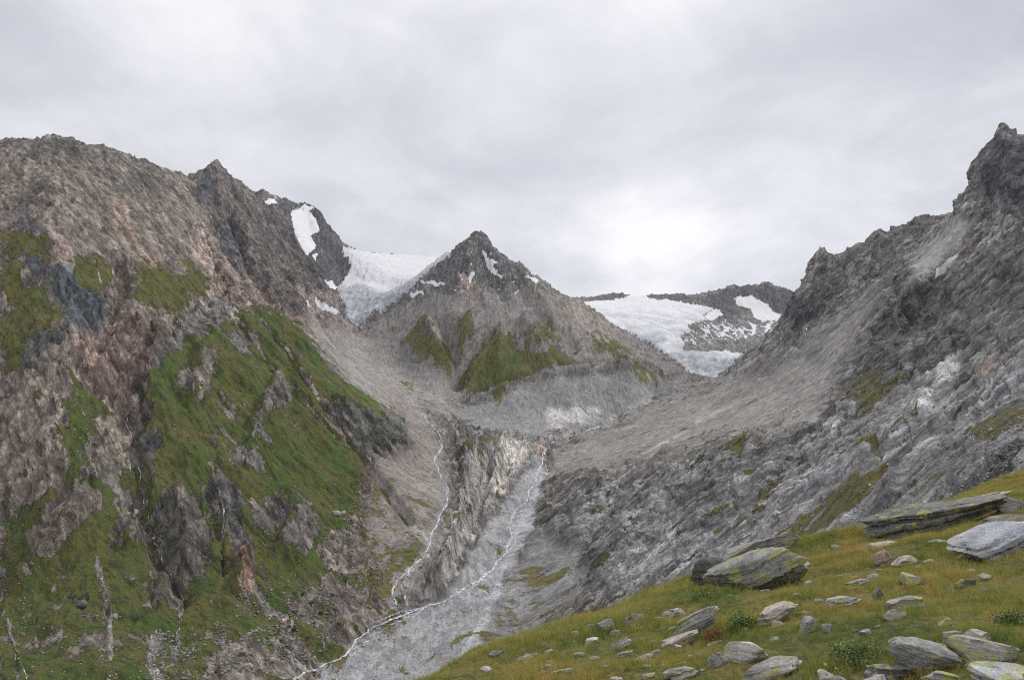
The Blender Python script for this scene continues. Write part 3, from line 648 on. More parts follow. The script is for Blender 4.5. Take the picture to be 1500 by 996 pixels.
# ------------------------------------------------------------------ meshes
def sub_mesh(name, fmask, mat, lift=0.0, kind='structure'):
    fi, fj = np.nonzero(fmask)
    a = fi * NJ + fj; quads = np.stack([a, a + 1, a + NJ + 1, a + NJ], 1)
    used, inv = np.unique(quads, return_inverse=True)
    q = inv.reshape(-1, 4)
    co = np.stack([NXX.ravel()[used], NYY.ravel()[used], NZZ.ravel()[used] + lift], 1)
    me = mesh_np(name, co, q)
    def attr(nm, arr):
        at = me.attributes.new(nm, 'FLOAT_COLOR', 'POINT'); at.data.foreach_set('color', np.ascontiguousarray(arr, np.float32).ravel())
    attr('tone', np.concatenate([tone.reshape(-1, 3)[used], SCREE.ravel()[used][:, None]], 1))
    attr('cover', np.stack([grass.ravel()[used], vivid.ravel()[used], snow.ravel()[used], np.clip(SA.ravel()[used] * .18 + .5, 0, 1)], 1))
    attr('streak', np.stack([np.clip(SB.ravel()[used] * .18 + .5, 0, 1), rockn.ravel()[used], bare.ravel()[used], np.clip(gl.ravel()[used] * .5, 0, 1)], 1))
    return link_mesh(name, me, mat, kind=kind)
# ------------------------------------------------------------------ materials of the mountains
def new_mat(name):
    m = bpy.data.materials.new(name); m.use_nodes = True
    t = m.node_tree; t.nodes.clear()
    out = N(t, 'ShaderNodeOutputMaterial'); b = N(t, 'ShaderNodeBsdfPrincipled')
    b.inputs['Specular IOR Level'].default_value = 0.25; b.inputs['Roughness'].default_value = 0.9
    K(t, b.outputs[0], out.inputs[0])
    return m, t, b
def attr_node(t, name): return N(t, 'ShaderNodeAttribute', attribute_name=name)
def sep_rgb(t, sock):
    n = N(t, 'ShaderNodeSeparateColor'); K(t, sock, n.inputs[0]); return n.outputs
def maprange(t, v, a, b, c=0.0, d=1.0, smooth=True):
    n = N(t, 'ShaderNodeMapRange'); n.interpolation_type = 'SMOOTHSTEP' if smooth else 'LINEAR'
    K(t, v, n.inputs[0])
    for i, x in zip((1, 2, 3, 4), (a, b, c, d)): n.inputs[i].default_value = x
    return n.outputs[0]
def mul_col(t, col, f):
    n = N(t, 'ShaderNodeVectorMath', operation='SCALE'); K(t, col, n.inputs[0]); K(t, f, n.inputs[3]); return n.outputs[0]

def terrain_material(name, e, bright=1.45):
    m, t, b = new_mat(name)
    geo = N(t, 'ShaderNodeNewGeometry'); P = geo.outputs['Position']
    tn = attr_node(t, 'tone'); cv = attr_node(t, 'cover'); sk = attr_node(t, 'streak')
    c_r, c_g, c_b = sep_rgb(t, cv.outputs['Color'])[:3]; sa = cv.outputs['Alpha']
    s_b, s_rock, s_bare = sep_rgb(t, sk.outputs['Color'])[:3]; scree = tn.outputs['Alpha']
    # coordinates drawn out down the fall line of this flank
    e = Vector(e).normalized()
    dn = N(t, 'ShaderNodeVectorMath', operation='DOT_PRODUCT'); K(t, P, dn.inputs[0]); dn.inputs[1].default_value = e
    def drawn(k):
        sc = N(t, 'ShaderNodeVectorMath', operation='SCALE'); sc.inputs[0].default_value = e; K(t, math_node(t, 'MULTIPLY', dn.outputs['Value'], -(1 - k)), sc.inputs[3])
        ad = N(t, 'ShaderNodeVectorMath', operation='ADD'); K(t, P, ad.inputs[0]); K(t, sc.outputs[0], ad.inputs[1]); return ad.outputs[0]
    PA = drawn(.14); PB = drawn(.30)
    ribs = N(t, 'ShaderNodeTexNoise'); ribs.noise_type = 'RIDGED_MULTIFRACTAL'; ribs.normalize = True
    for kk, vv in (('Scale', .045), ('Detail', 7), ('Roughness', .6), ('Distortion', .35)): ribs.inputs[kk].default_value = vv
    K(t, PB, ribs.inputs['Vector']); ribs = ribs.outputs[0]
    strk = noise(t, PA, .11, 7, .68, .3)
    big = noise(t, P, 0.012, 5, 0.6)
    mid = noise(t, P, 0.06, 8, 0.68, 0.4)
    fine = noise(t, P, 0.33, 5, 0.7)
    # broken blocks drawn out along the foliation
    def blocks(scale, rz, sx, sy, sz):
        wp = N(t, 'ShaderNodeVectorMath', operation='SCALE'); K(t, noise(t, P, scale * .6, 3, .6, out=1), wp.inputs[0]); wp.inputs[3].default_value = .9 / scale
        ad = N(t, 'ShaderNodeVectorMath', operation='ADD'); K(t, PB, ad.inputs[0]); K(t, wp.outputs[0], ad.inputs[1])
        mp = N(t, 'ShaderNodeMapping'); mp.inputs['Rotation'].default_value = (.5, -.35, rz); mp.inputs['Scale'].default_value = (sx, sy, sz); K(t, ad.outputs[0], mp.inputs[0])
        v = N(t, 'ShaderNodeTexVoronoi'); v.inputs['Scale'].default_value = scale; K(t, mp.outputs[0], v.inputs['Vector'])
        return sep_rgb(t, v.outputs['Color'])
    v1 = blocks(.075, .9, 1.0, .45, 1.5); v2 = blocks(.19, .7, 1.0, .5, 1.4); v3 = blocks(.55, .4, 1.0, .7, 1.2)
    vr = v2[0]
    # rock and rubble
    fb = maprange(t, mid, .36, .64, .66, 1.36, False)
    fb = math_node(t, 'MULTIPLY', fb, maprange(t, v1[0], 0, 1, .74, 1.26, False))
    fb = math_node(t, 'MULTIPLY', fb, maprange(t, v2[0], 0, 1, .74, 1.24, False))
    fb = math_node(t, 'MULTIPLY', fb, maprange(t, sa, .2, .8, .80, 1.20, False))
    fb = math_node(t, 'MULTIPLY', fb, maprange(t, strk, .36, .64, .50, 1.55, False))
    fb = math_node(t, 'MULTIPLY', fb, maprange(t, s_b, .2, .8, .86, 1.14, False))
    fs = math_node(t, 'MULTIPLY', maprange(t, strk, .3, .7, .93, 1.07, False), maprange(t, v2[1], 0, 1, .76, 1.24, False))
    fs = math_node(t, 'MULTIPLY', fs, maprange(t, mid, .3, .7, .82, 1.18, False))
    fmx = N(t, 'ShaderNodeMix'); K(t, scree, fmx.inputs[0]); K(t, fb, fmx.inputs[2]); K(t, fs, fmx.inputs[3])
    f = math_node(t, 'MULTIPLY', fmx.outputs[0], maprange(t, big, .35, .65, .86, 1.14, False))
    f = math_node(t, 'MULTIPLY', f, maprange(t, fine, .3, .7, .82, 1.18, False))
    f = math_node(t, 'MULTIPLY', f, maprange(t, v3[0], 0, 1, .82, 1.16, False))
    rock = mul_col(t, tn.outputs['Color'], math_node(t, 'MULTIPLY', f, bright))
    # warm and cold stains in the rock
    st = noise(t, P, 0.03, 6, 0.62, 0.8)
    rock = mixc(t, math_node(t, 'MULTIPLY', maprange(t, st, .54, .68), .18), rock, mixc(t, 1.0, rock, (1.22, .98, .82), 'MULTIPLY'))
    rock = mixc(t, math_node(t, 'MULTIPLY', maprange(t, st, .46, .34), .4), rock, mixc(t, 1.0, rock, (.74, .79, .84), 'MULTIPLY'))
    # thin moss on bare ground
    ms = noise(t, P, 0.045, 7, 0.7, 0.5)
    rock = mixc(t, math_node(t, 'MULTIPLY', maprange(t, ms, .57, .66), math_node(t, 'MULTIPLY', math_node(t, 'SUBTRACT', 1.0, math_node(t, 'MULTIPLY', scree, .7)), .38)), rock, (.085, .088, .045))
    # grass
    gn = noise(t, PB, 0.05, 8, 0.7, 0.3)
    gm = math_node(t, 'ADD', c_r, math_node(t, 'MULTIPLY', math_node(t, 'SUBTRACT', gn, .5), 2.9))
    gm = math_node(t, 'ADD', gm, math_node(t, 'MULTIPLY', math_node(t, 'SUBTRACT', v2[1], .5), .30))
    gm = math_node(t, 'ADD', gm, math_node(t, 'MULTIPLY', math_node(t, 'SUBTRACT', sa, .5), .9))
    gmask = maprange(t, gm, .40, .56)
    gv = noise(t, PB, 0.022, 5, 0.6, 0.6); gv2 = noise(t, PB, 0.13, 7, 0.7)
    viv = math_node(t, 'ADD', math_node(t, 'MULTIPLY', c_g, 1.0), math_node(t, 'MULTIPLY', math_node(t, 'SUBTRACT', gv, .5), 2.2))
    gcol = ramp(t, viv, [(.0, (.182, .152, .048)), (.30, (.145, .146, .034)), (.62, (.104, .138, .026)), (.98, (.080, .168, .022))])
    gcol = mixc(t, math_node(t, 'MULTIPLY', maprange(t, gv2, .56, .36), .8), gcol, (.034, .044, .018))
    gcol = mixc(t, math_node(t, 'MULTIPLY', maprange(t, strk, .54, .66), .5), gcol, (.185, .165, .085))
    gcol = mixc(t, math_node(t, 'MULTIPLY', maprange(t, s_b, .55, .8), .35), gcol, (.165, .150, .085))
    gcol = mul_col(t, gcol, maprange(t, fine, .3, .7, .75, 1.25, False))
    col = mixc(t, gmask, rock, gcol)
    # snow
    sn = noise(t, PB, 0.035, 7, 0.64, 0.3)
    sm = maprange(t, math_node(t, 'ADD', c_b, math_node(t, 'MULTIPLY', math_node(t, 'SUBTRACT', sn, .5), 1.6)), .43, .60)
    scol = mixc(t, noise(t, P, 0.05, 5, .6), (.70, .70, .72), (.88, .88, .90))
    col = mixc(t, sm, col, scol)
    K(t, col, b.inputs['Base Color'])
    # relief
    hgt = math_node(t, 'ADD', math_node(t, 'MULTIPLY', mid, 1.6), math_node(t, 'MULTIPLY', fine, .9))
    hgt = math_node(t, 'ADD', hgt, math_node(t, 'ADD', math_node(t, 'MULTIPLY', ribs, 1.7), math_node(t, 'MULTIPLY', strk, 1.6)))
    hgt = math_node(t, 'ADD', hgt, math_node(t, 'MULTIPLY', v2[2], .55))
    hgt = math_node(t, 'ADD', hgt, math_node(t, 'MULTIPLY', v1[2], 1.0))
    hgt = math_node(t, 'ADD', hgt, math_node(t, 'MULTIPLY', v3[2], .22))
    hgt = math_node(t, 'MULTIPLY', hgt, math_node(t, 'SUBTRACT', 1.0, math_node(t, 'MULTIPLY', scree, .82)))
    hgt = math_node(t, 'MULTIPLY', hgt, math_node(t, 'SUBTRACT', 1.0, math_node(t, 'MULTIPLY', math_node(t, 'MAXIMUM', math_node(t, 'MULTIPLY', gmask, .30), sm), .95)))
    bp = N(t, 'ShaderNodeBump', i_Strength=1.0, i_Distance=4.2); K(t, hgt, bp.inputs['Height']); K(t, bp.outputs[0], b.inputs['Normal'])
    return m
def ice_material(name, z0, z1):
    m, t, b = new_mat(name)
    geo = N(t, 'ShaderNodeNewGeometry'); P = geo.outputs['Position']
    sk = attr_node(t, 'streak'); slope = sk.outputs['Alpha']
    mp = N(t, 'ShaderNodeMapping'); mp.inputs['Scale'].default_value = (1, .45, 1.6); K(t, P, mp.inputs[0])
    n1 = noise(t, mp.outputs[0], 0.013, 8, .62, .6); n2 = noise(t, P, .09, 6, .7)
    clean = mixc(t, n2, (.80, .805, .83), (.90, .90, .915))
    dirty = mixc(t, n2, (.24, .26, .285), (.56, .615, .675))
    k = math_node(t, 'ADD', math_node(t, 'MULTIPLY', maprange(t, slope, .10, .24), .62), math_node(t, 'MULTIPLY', math_node(t, 'SUBTRACT', n1, .45), 3.2), clamp=True)
    sz = N(t, 'ShaderNodeSeparateXYZ'); K(t, P, sz.inputs[0])
    k = math_node(t, 'MULTIPLY', k, maprange(t, math_node(t, 'ADD', sz.outputs[2], math_node(t, 'MULTIPLY', n1, 120.0)), z0 + 60, z1 + 60, 1.0, .22))
    col = mixc(t, k, clean, dirty)
    K(t, col, b.inputs['Base Color']); b.inputs['Roughness'].default_value = .6
    h = math_node(t, 'ADD', math_node(t, 'MULTIPLY', n1, 3.0), math_node(t, 'MULTIPLY', n2, 2.0))
    bp = N(t, 'ShaderNodeBump', i_Strength=.9, i_Distance=5.0); K(t, h, bp.inputs['Height']); K(t, bp.outputs[0], b.inputs['Normal'])
    return m
M_LEFT = terrain_material('west_flank', FALL['l']); M_MID = terrain_material('head_wall', FALL['c']); M_RIGHT = terrain_material('east_flank', FALL['r'], 1.8)
M_ICE = ice_material('upper_ice', 220, 380); M_ICE2 = ice_material('lower_ice', 190, 330)

fc = lambda a: (a[:-1, :-1] + a[1:, :-1] + a[:-1, 1:] + a[1:, 1:]) / 4
fY, fP, fI, fPY = fc(YY), fc(PX), fc(ice), fc(PY)
b_left = np.interp(fY, [55, 700, 965, 1100, 1350, 1750, 2200, 2450, 3060, 3400], [-600, 380, 580, 630, 655, 648, 600, 570, 515, 500])
b_right = np.interp(fY, [55, 500, 700, 820, 900, 1060, 1230, 1500, 1750, 1950, 2200, 2420, 2800, 3400], [-600, -600, 500, 650, 690, 725, 740, 775, 795, 808, 875, 908, 1022, 1098])
is_ice = fI > .5
far = fY > 3480
region = np.where(far, 4, np.where(fP > b_right, 2, np.where(fP < b_left, 0, np.where(fY > 2330, 1, 3))))
shown = fPY < 1420
sub_mesh('left_mountain', (region == 0) & ~is_ice & shown, M_LEFT)
sub_mesh('central_peak', (region == 1) & ~is_ice & shown, M_MID)
sub_mesh('right_mountain', (region == 2) & ~is_ice & shown, M_RIGHT)
sub_mesh('valley_floor', (region == 3) & ~is_ice & shown, M_MID)
sub_mesh('far_ridge', (region == 4) & ~is_ice & shown, M_MID)
sub_mesh('upper_glacier', is_ice & (fP < 760), M_ICE)
sub_mesh('lower_glacier', is_ice & (fP >= 760), M_ICE2)
# ------------------------------------------------------------------ finding the ground under a photo point, and its height anywhere
SY = HZ - F * NZZ / NYY; SX = CX + F * NXX / NYY
def hit(px, py, ymin=60):
    j = int(np.clip(np.searchsorted(pxs, px), 1, NJ - 1)); t = (px - pxs[j - 1]) / (pxs[j] - pxs[j - 1])
    if t < .5: j -= 1
    col = SY[:, j]; i0 = np.searchsorted(Ls, math.log(ymin)); k = np.nonzero(col[i0:] <= py)[0]
    if not len(k): return None
    i = i0 + k[0]
    if i == 0: return None
    a, b2 = col[i - 1], col[i]; u = float(np.clip((a - py) / (a - b2 + 1e-9), 0, 1))
    return np.array([NXX[i - 1, j] * (1 - u) + NXX[i, j] * u, NYY[i - 1, j] * (1 - u) + NYY[i, j] * u, NZZ[i - 1, j] * (1 - u) + NZZ[i, j] * u])
def ground(x, y):
    x = np.asarray(x, float); y = np.asarray(y, float)
    p = np.interp(CX + F * x / y, pxs, np.arange(NJ)); l = np.interp(np.log(y), Ls, np.arange(NI))
    i = np.clip(l.astype(int), 0, NI - 2); j = np.clip(p.astype(int), 0, NJ - 2); u = l - i; v = p - j
    return (NZZ[i, j] * (1 - u) * (1 - v) + NZZ[i + 1, j] * u * (1 - v) + NZZ[i, j + 1] * (1 - u) * v + NZZ[i + 1, j + 1] * u * v)

# ------------------------------------------------------------------ mountain streams
def water_material():
    m, t, b = new_mat('white_water')
    geo = N(t, 'ShaderNodeNewGeometry'); n = noise(t, geo.outputs['Position'], .22, 5, .7)
    K(t, ramp(t, n, [(.38, (.17, .18, .19)), (.485, (.44, .45, .47)), (.57, (.84, .85, .87))]), b.inputs['Base Color'])
    b.inputs['Roughness'].default_value = .45
    bp = N(t, 'ShaderNodeBump', i_Strength=.6, i_Distance=.6); K(t, n, bp.inputs['Height']); K(t, bp.outputs[0], b.inputs['Normal'])
    return m
M_WATER = water_material()
def stream(name, line, width, wob=2.0, seed=0, lift=.7, ymin=500, braid=0.0, gaps=.0):
    rng = np.random.default_rng(seed); P = []
    tot = 0
    for (ax, ay), (bx, by) in zip(line[:-1], line[1:]):
        d = math.hypot(bx - ax, by - ay); n = max(1, int(d / 1.6))
        for k in range(n):
            tt = k / n; s = tot + d * tt
            px = ax + (bx - ax) * tt + wob * (math.sin(s * .21 + seed) + .7 * math.sin(s * .53 + 2 * seed) + .5 * math.sin(s * 1.13 + seed)) * .6
            h = hit(px, ay + (by - ay) * tt, ymin)
            if h is not None: P.append(h)
        tot += d
    P = np.array(P)
    for _ in range(2): P[1:-1] = (P[:-2] + 2 * P[1:-1] + P[2:]) / 4
    T = np.gradient(P, axis=0); nrm = np.stack([T[:, 1], -T[:, 0]], 1); nrm /= np.linalg.norm(nrm, axis=1, keepdims=True) + 1e-9
    # keep the ribbon across the view even where the path runs steeply
    s = np.arange(len(P)); w = .52 * width * (.55 + .9 * np.abs(pn2(s / 5.0, s * 0 + seed, 7)) + .5 * rng.random(len(P)))
    if gaps: w *= np.where(pn2(s / 9.0, s * 0 + seed + .5, 17) > -gaps, 1, .12)
    V = []; Q = []
    for side in (-1, -.35, .35, 1):
        x = P[:, 0] + nrm[:, 0] * side * w / 2; y = P[:, 1] + nrm[:, 1] * side * w / 2
        z = ground(x, y); z = np.clip(z, P[:, 2] - 1.2, P[:, 2] + 1.2) + lift * (1.0 if abs(side) < .5 else .35)
        V.append(np.stack([x, y, z], 1))
    n = len(P); V = np.concatenate(V)
    for b_ in range(3):
        a = np.arange(n - 1) + b_ * n; Q.append(np.stack([a, a + 1, a + 1 + n, a + n], 1))
    me = mesh_np(name, V, np.concatenate(Q)); return link_mesh(name, me, M_WATER, kind='structure')
MAIN = [(905,610),(870,628),(830,640),(802,652),(796,668),(790,690),(776,720),(766,740),(750,752),(746,770),(748,795),(738,812),(722,832),(706,848),(690,855),(675,866),(655,880),(632,886),(600,898),(570,910),(545,920),(520,940),(508,960),(480,972),(440,990),(425,998)]
stream('stream', MAIN[:5], 6, 1.5, 1, gaps=.1)
stream('stream', MAIN[3:16], 5.5, 3.0, 2)
stream('stream', MAIN[14:], 3.6, 3.0, 3)
stream('stream', [(796,668),(801,690),(788,715),(782,735),(760,752)], 4.5, 2.0, 4, gaps=.2)
stream('stream', [(750,752),(758,775),(752,800),(742,812)], 3.5, 2.0, 5, gaps=.2)
stream('stream', [(655,880),(620,890),(585,898),(550,912)], 2.2, 4.0, 6, gaps=.2)
stream('stream', [(632,886),(600,903),(560,922),(528,945),(515,962)], 1.9, 5.0, 16, gaps=.2)
stream('stream', [(575,562),(600,585),(622,610),(645,638),(646,655),(636,675),(642,690),(656,715),(655,735),(640,765),(630,790),(624,812),(630,818)], 4.6, 2.2, 7)
stream('stream', [(628,812),(606,826),(592,842),(582,850),(574,872),(584,888),(590,893)], 4.0, 2.0, 8)
stream('stream', [(606,826),(588,858),(594,880),(600,890)], 2.6, 2.0, 9, gaps=.2)
stream('stream', [(184,590),(186,625),(196,655),(204,690),(204,715),(212,750),(220,785),(224,790)], 1.9, 2.2, 10, gaps=-.1)
stream('stream', [(226,795),(248,838),(268,872),(272,885),(262,910),(258,950),(256,996)], 1.5, 3.0, 11, gaps=-.2)
stream('stream', [(322,735),(326,765),(325,790),(327,840)], 3.0, 1.2, 12, gaps=.05)
stream('stream', [(3,900),(18,938),(30,965),(38,996)], 2.0, 2.0, 13, gaps=-.1)
stream('stream', [(660,602),(672,612),(676,622)], 3.0, 1.0, 14, gaps=.2)

# ------------------------------------------------------------------ boulders strewn on the slopes
def ico(sub):
    bm = bmesh.new(); bmesh.ops.create_icosphere(bm, subdivisions=sub, radius=1.0)
    v = np.array([q.co[:] for q in bm.verts]); f = np.array([[q.index for q in p.verts] for p in bm.faces]); bm.free(); return v, f
IV1, IF1 = ico(1); IV2, IF2 = ico(2)
def blob_variants(V, n, seed, planes=7):
    rng = np.random.default_rng(seed); out = []
    for k in range(n):
        v = V * 1.0
        for _ in range(planes):
            d = rng.normal(size=3); d /= np.linalg.norm(d); lim = rng.uniform(.45, .8)
            s = v @ d; v = v - np.maximum(s - lim, 0)[:, None] * d
        v = v * (rng.uniform(.8, 1.25), rng.uniform(.7, 1.1), rng.uniform(.45, .8)); out.append(v)
    return out
def boulder_material():
    m, t, b = new_mat('boulder_stone')
    geo = N(t, 'ShaderNodeNewGeometry'); at = attr_node(t, 'shade')
    n = noise(t, geo.outputs['Position'], .8, 4, .65)
    K(t, mul_col(t, at.outputs['Color'], maprange(t, n, .3, .7, .7, 1.3, False)), b.inputs['Base Color'])
    return m
M_BOULDER = boulder_material()
def scatter(name, regions, seed, label_=None, tones=((.30, .29, .27), (.25, .24, .22), (.20, .195, .19), (.37, .36, .34))):
    rng = np.random.default_rng(seed); var = blob_variants(IV1, 9, seed); VV = []; FF = []; CC = []; off = 0
    for poly, count, smin, smax, ymin, clump in regions:
        a = np.array(poly, float); lo, hi = a.min(0), a.max(0); done = tries = 0
        while done < count and tries < count * 12:
            tries += 1
            p = lo + rng.random(2) * (hi - lo)
            if poly_sd(np.array([p[0]]), np.array([p[1]]), poly)[0] < 0: continue
            if clump and pn2(np.array([p[0] / 26.]), np.array([p[1] / 26.]), seed)[0] + .5 * pn2(np.array([p[0] / 9.]), np.array([p[1] / 9.]), seed + 1)[0] < rng.uniform(-.5, .6): continue
            h = hit(p[0], p[1], ymin)
            if h is None: continue
            s = smin * (smax / smin) ** (rng.random() ** 2.2)
            ang = rng.uniform(0, 6.283); ca, sa_ = math.cos(ang), math.sin(ang)
            v = var[rng.integers(9)] * s
            v = np.stack([v[:, 0] * ca - v[:, 1] * sa_, v[:, 0] * sa_ + v[:, 1] * ca, v[:, 2]], 1) + h + (0, 0, .12 * s)
            VV.append(v); FF.append(IF1 + off); off += len(v)
            c = np.array(tones[rng.integers(len(tones))]) * rng.uniform(.75, 1.2); CC.append(np.tile([*c, 1], (len(v), 1))); done += 1
    me = mesh_np(name, np.concatenate(VV), np.concatenate(FF), smooth=False)
    at = me.attributes.new('shade', 'FLOAT_COLOR', 'POINT'); at.data.foreach_set('color', np.concatenate(CC).astype(np.float32).ravel())
    return tag(link_mesh(name, me, M_BOULDER), label_, None, None, 'stuff')
scatter('boulder_scatter', [
    ([(360,840),(420,850),(480,830),(545,890),(450,970),(300,996),(210,996),(230,920),(300,930),(340,900)], 2400, .45, 2.6, 500, 1),
    ([(380,850),(430,880),(440,930),(400,900),(370,870)], 140, .6, 2.4, 500, 0),
    ([(425,900),(470,900),(480,960),(430,985),(410,960)], 260, .5, 1.8, 500, 1),
    ([(205,925),(240,925),(240,996),(200,996)], 120, .5, 2.2, 500, 1),
    ([(140,815),(155,820),(172,900),(178,996),(140,996),(150,900)], 150, .5, 2.0, 500, 1),
    ([(0,760),(100,720),(130,760),(60,900),(0,930)], 160, .7, 1.9, 500, 1),
    ([(0,900),(200,900),(200,996),(0,996)], 170, .7, 1.8, 500, 1),
    ([(200,560),(430,470),(560,620),(540,720),(480,830),(250,830),(200,700)], 420, .7, 2.1, 500, 1),
    ([(470,700),(560,700),(640,780),(600,860),(480,880)], 700, .8, 2.6, 500, 1),
    ([(100,560),(190,620),(200,700),(100,700)], 120, .8, 2.0, 500, 1),
    ([(560,590),(640,650),(650,740),(600,800),(540,690)], 500, .9, 2.4, 500, 1),
    ([(800,560),(1000,560),(900,640),(720,620)], 350, 1.2, 3.2, 1500, 1),
    ([(620,880),(700,800),(780,690),(735,850),(690,960),(560,996),(470,985)], 900, .5, 1.3, 500, 1),
    ([(740,850),(850,780),(1000,700),(1000,860),(700,960)], 1100, .6, 1.8, 400, 1),
    ([(1000,640),(1200,520),(1250,520),(1190,640),(1060,700)], 700, .8, 2.2, 700, 1),
    ([(1330,722),(1400,645),(1460,612),(1500,600),(1500,700),(1400,735)], 1500, .14, .75, 70, 0),
    ([(1000,860),(1100,700),(1300,560),(1500,450),(1500,600),(1190,800)], 700, .5, 1.6, 150, 1),
], 21, 'pale boulders strewn over the mountain slopes')

# single boulders and bushes one can pick out on the far slopes
def far_boulder(label, px, py, w, h, tone, seed):
    p = hit(px, py, 400)
    if p is None: return
    W = w * p[1] / F / 2; H = h * p[1] / F / 2
    v = blob_variants(IV2, 1, seed, 11)[0]; v = v / np.abs(v).max(0) * (W, W * .8, H)
    me = mesh_np('boulder', v, IF2, smooth=False); me.materials.append(M_BOULDER)
    at = me.attributes.new('shade', 'FLOAT_COLOR', 'POINT'); at.data.foreach_set('color', np.tile([*tone, 1], (len(v), 1)).astype(np.float32).ravel())
    o = bpy.data.objects.new('boulder', me); C.objects.link(o); o.location = Vector(p) + Vector((0, 0, H * .35))
    tag(o, label, 'boulder', 'single boulders on the far slopes')
far_boulder('larger pale boulder of the pair on the green slope', 492, 754, 16, 10, (.42, .41, .39), 1)
far_boulder('smaller pale boulder of the pair on the green slope', 504, 753, 10, 8, (.40, .39, .37), 2)
far_boulder('lone pale boulder below the pale pair on the slope', 521, 771, 9, 7, (.36, .35, .33), 3)
far_boulder('pale boulder among scree near the gravel fan', 399, 968, 11, 9, (.40, .39, .37), 4)
far_boulder('grey boulder in the scree above the gravel fan', 357, 957, 12, 9, (.27, .265, .26), 5)
far_boulder('grey angular boulder in grass above the scree', 364, 930, 11, 8, (.30, .295, .28), 6)
far_boulder('dark rock block sitting in bright green grass', 116, 888, 20, 13, (.14, .14, .135), 7)
far_boulder('pale boulder beside the thin waterfall in its gully', 222, 791, 9, 8, (.42, .41, .39), 8)
far_boulder('white boulder at the head of the stony chute', 169, 905, 7, 10, (.44, .43, .42), 9)
def bush_parts():
    r = np.random.default_rng(5); V = []; Q = []; SV = []; SQ = []
    for k in range(260):
        d = r.normal(size=3); d /= np.linalg.norm(d); d[2] = abs(d[2]); c = d * (1, .9, .8) * r.uniform(.5, 1) * (1 + .3 * math.sin(4 * math.atan2(d[1], d[0])))
        u = r.normal(size=3); u /= np.linalg.norm(u); w = np.cross(u, r.normal(size=3)); w /= np.linalg.norm(w); s = r.uniform(.10, .2)
        i = len(V); V += [c - u * s, c + w * s * .6, c + u * s, c - w * s * .6]; Q.append((i, i + 1, i + 2, i + 3))
        if k % 40 == 0:
            i = len(SV); q = np.array((.04, 0, 0)); SV += [-q, q, c + q * .4, c - q * .4]; SQ.append((i, i + 1, i + 2, i + 3))
    return mesh_np('foliage', np.array(V), np.array(Q), False), mesh_np('stems', np.array(SV), np.array(SQ), False)
m_, t_, b_ = new_mat('bush_green'); K(t_, mixc(t_, noise(t_, N(t_, 'ShaderNodeNewGeometry').outputs['Position'], .9, 3), (.022, .036, .016), (.05, .07, .028)), b_.inputs['Base Color'])
bf, bs = bush_parts(); bf.materials.append(m_); bs.materials.append(m_)
for k, (px, py, w) in enumerate([(456, 884, 9), (431, 922, 9), (424, 918, 7), (470, 899, 9), (491, 893, 7), (451, 934, 7), (414, 938, 6), (497, 914, 7), (375, 899, 7), (391, 936, 6), (317, 984, 7), (462, 912, 6), (444, 870, 6), (486, 872, 6)]):
    p = hit(px, py, 400)
    o = bpy.data.objects.new('alder_bush', None); C.objects.link(o); o.location = Vector(p); s = w * p[1] / F / 2; o.scale = (s * (1 + .2 * math.sin(k)), s, s * (.9 + .2 * math.cos(2 * k))); o.rotation_euler = (0, 0, k * 1.3)
    tag(o, 'dark green bush among the scree beside the gravel fan', 'bush', 'dark bushes in the scree beside the gravel fan')
    for nm, me_ in (('foliage', bf), ('stems', bs)):
        q = bpy.data.objects.new(nm, me_); C.objects.link(q); q.parent = o
# ------------------------------------------------------------------ the near slope the camera stands on
CREST = np.array([(-800,5.0),(0,6.0),(500,7.6),(630,8.6),(700,9.7),(800,10.6),(900,11.6),(960,12.6),(1010,13.2),(1100,14.8),(1190,15.6),(1290,15.4),(1340,17.2),(1380,19.2),(1460,23.0),(1500,25.0),(1700,30.0),(2600,36.0)])
def fg_z(x, y):
    x = np.asarray(x, float); y = np.asarray(y, float)
    z = -1.75 + .18 * x - .20 * y
    z = z + .10 * pn2(x / 2.3, y / 2.3, 201) + .045 * pn2(x / .8, y / .8, 202) + .018 * pn2(x / .28, y / .28, 203) + .16 * pn2(x / 6.1, y / 6.1, 204) * smooth01(3, 9, y)
    yc = np.interp(CX + F * x / np.maximum(y, 1.2), CREST[:, 0], CREST[:, 1])
    o = np.maximum(y - yc + .6, 0)
    return z - np.where(o < 6, .07 * o * o, .07 * 36 + .84 * (o - 6))
def fg_hit(px, py):
    ys = np.arange(2.5, 34, .02); xs = (px - CX) / F * ys; zr = (HZ - py) / F * ys
    k = np.nonzero(fg_z(xs, ys) >= zr)[0]
    if not len(k):
        k = [int(np.argmin(np.abs(fg_z(xs, ys) - zr)))]
    i = k[0]; return Vector((xs[i], ys[i], float(fg_z(xs[i], ys[i]))))
def turf_colour(t, P):
    a = noise(t, P, .55, 4, .6, .6); b_ = noise(t, P, 2.4, 4, .62); c = noise(t, P, 9.0, 3, .6)
    k = math_node(t, 'ADD', math_node(t, 'MULTIPLY', a, .62), math_node(t, 'MULTIPLY', b_, .38))
    return k, c
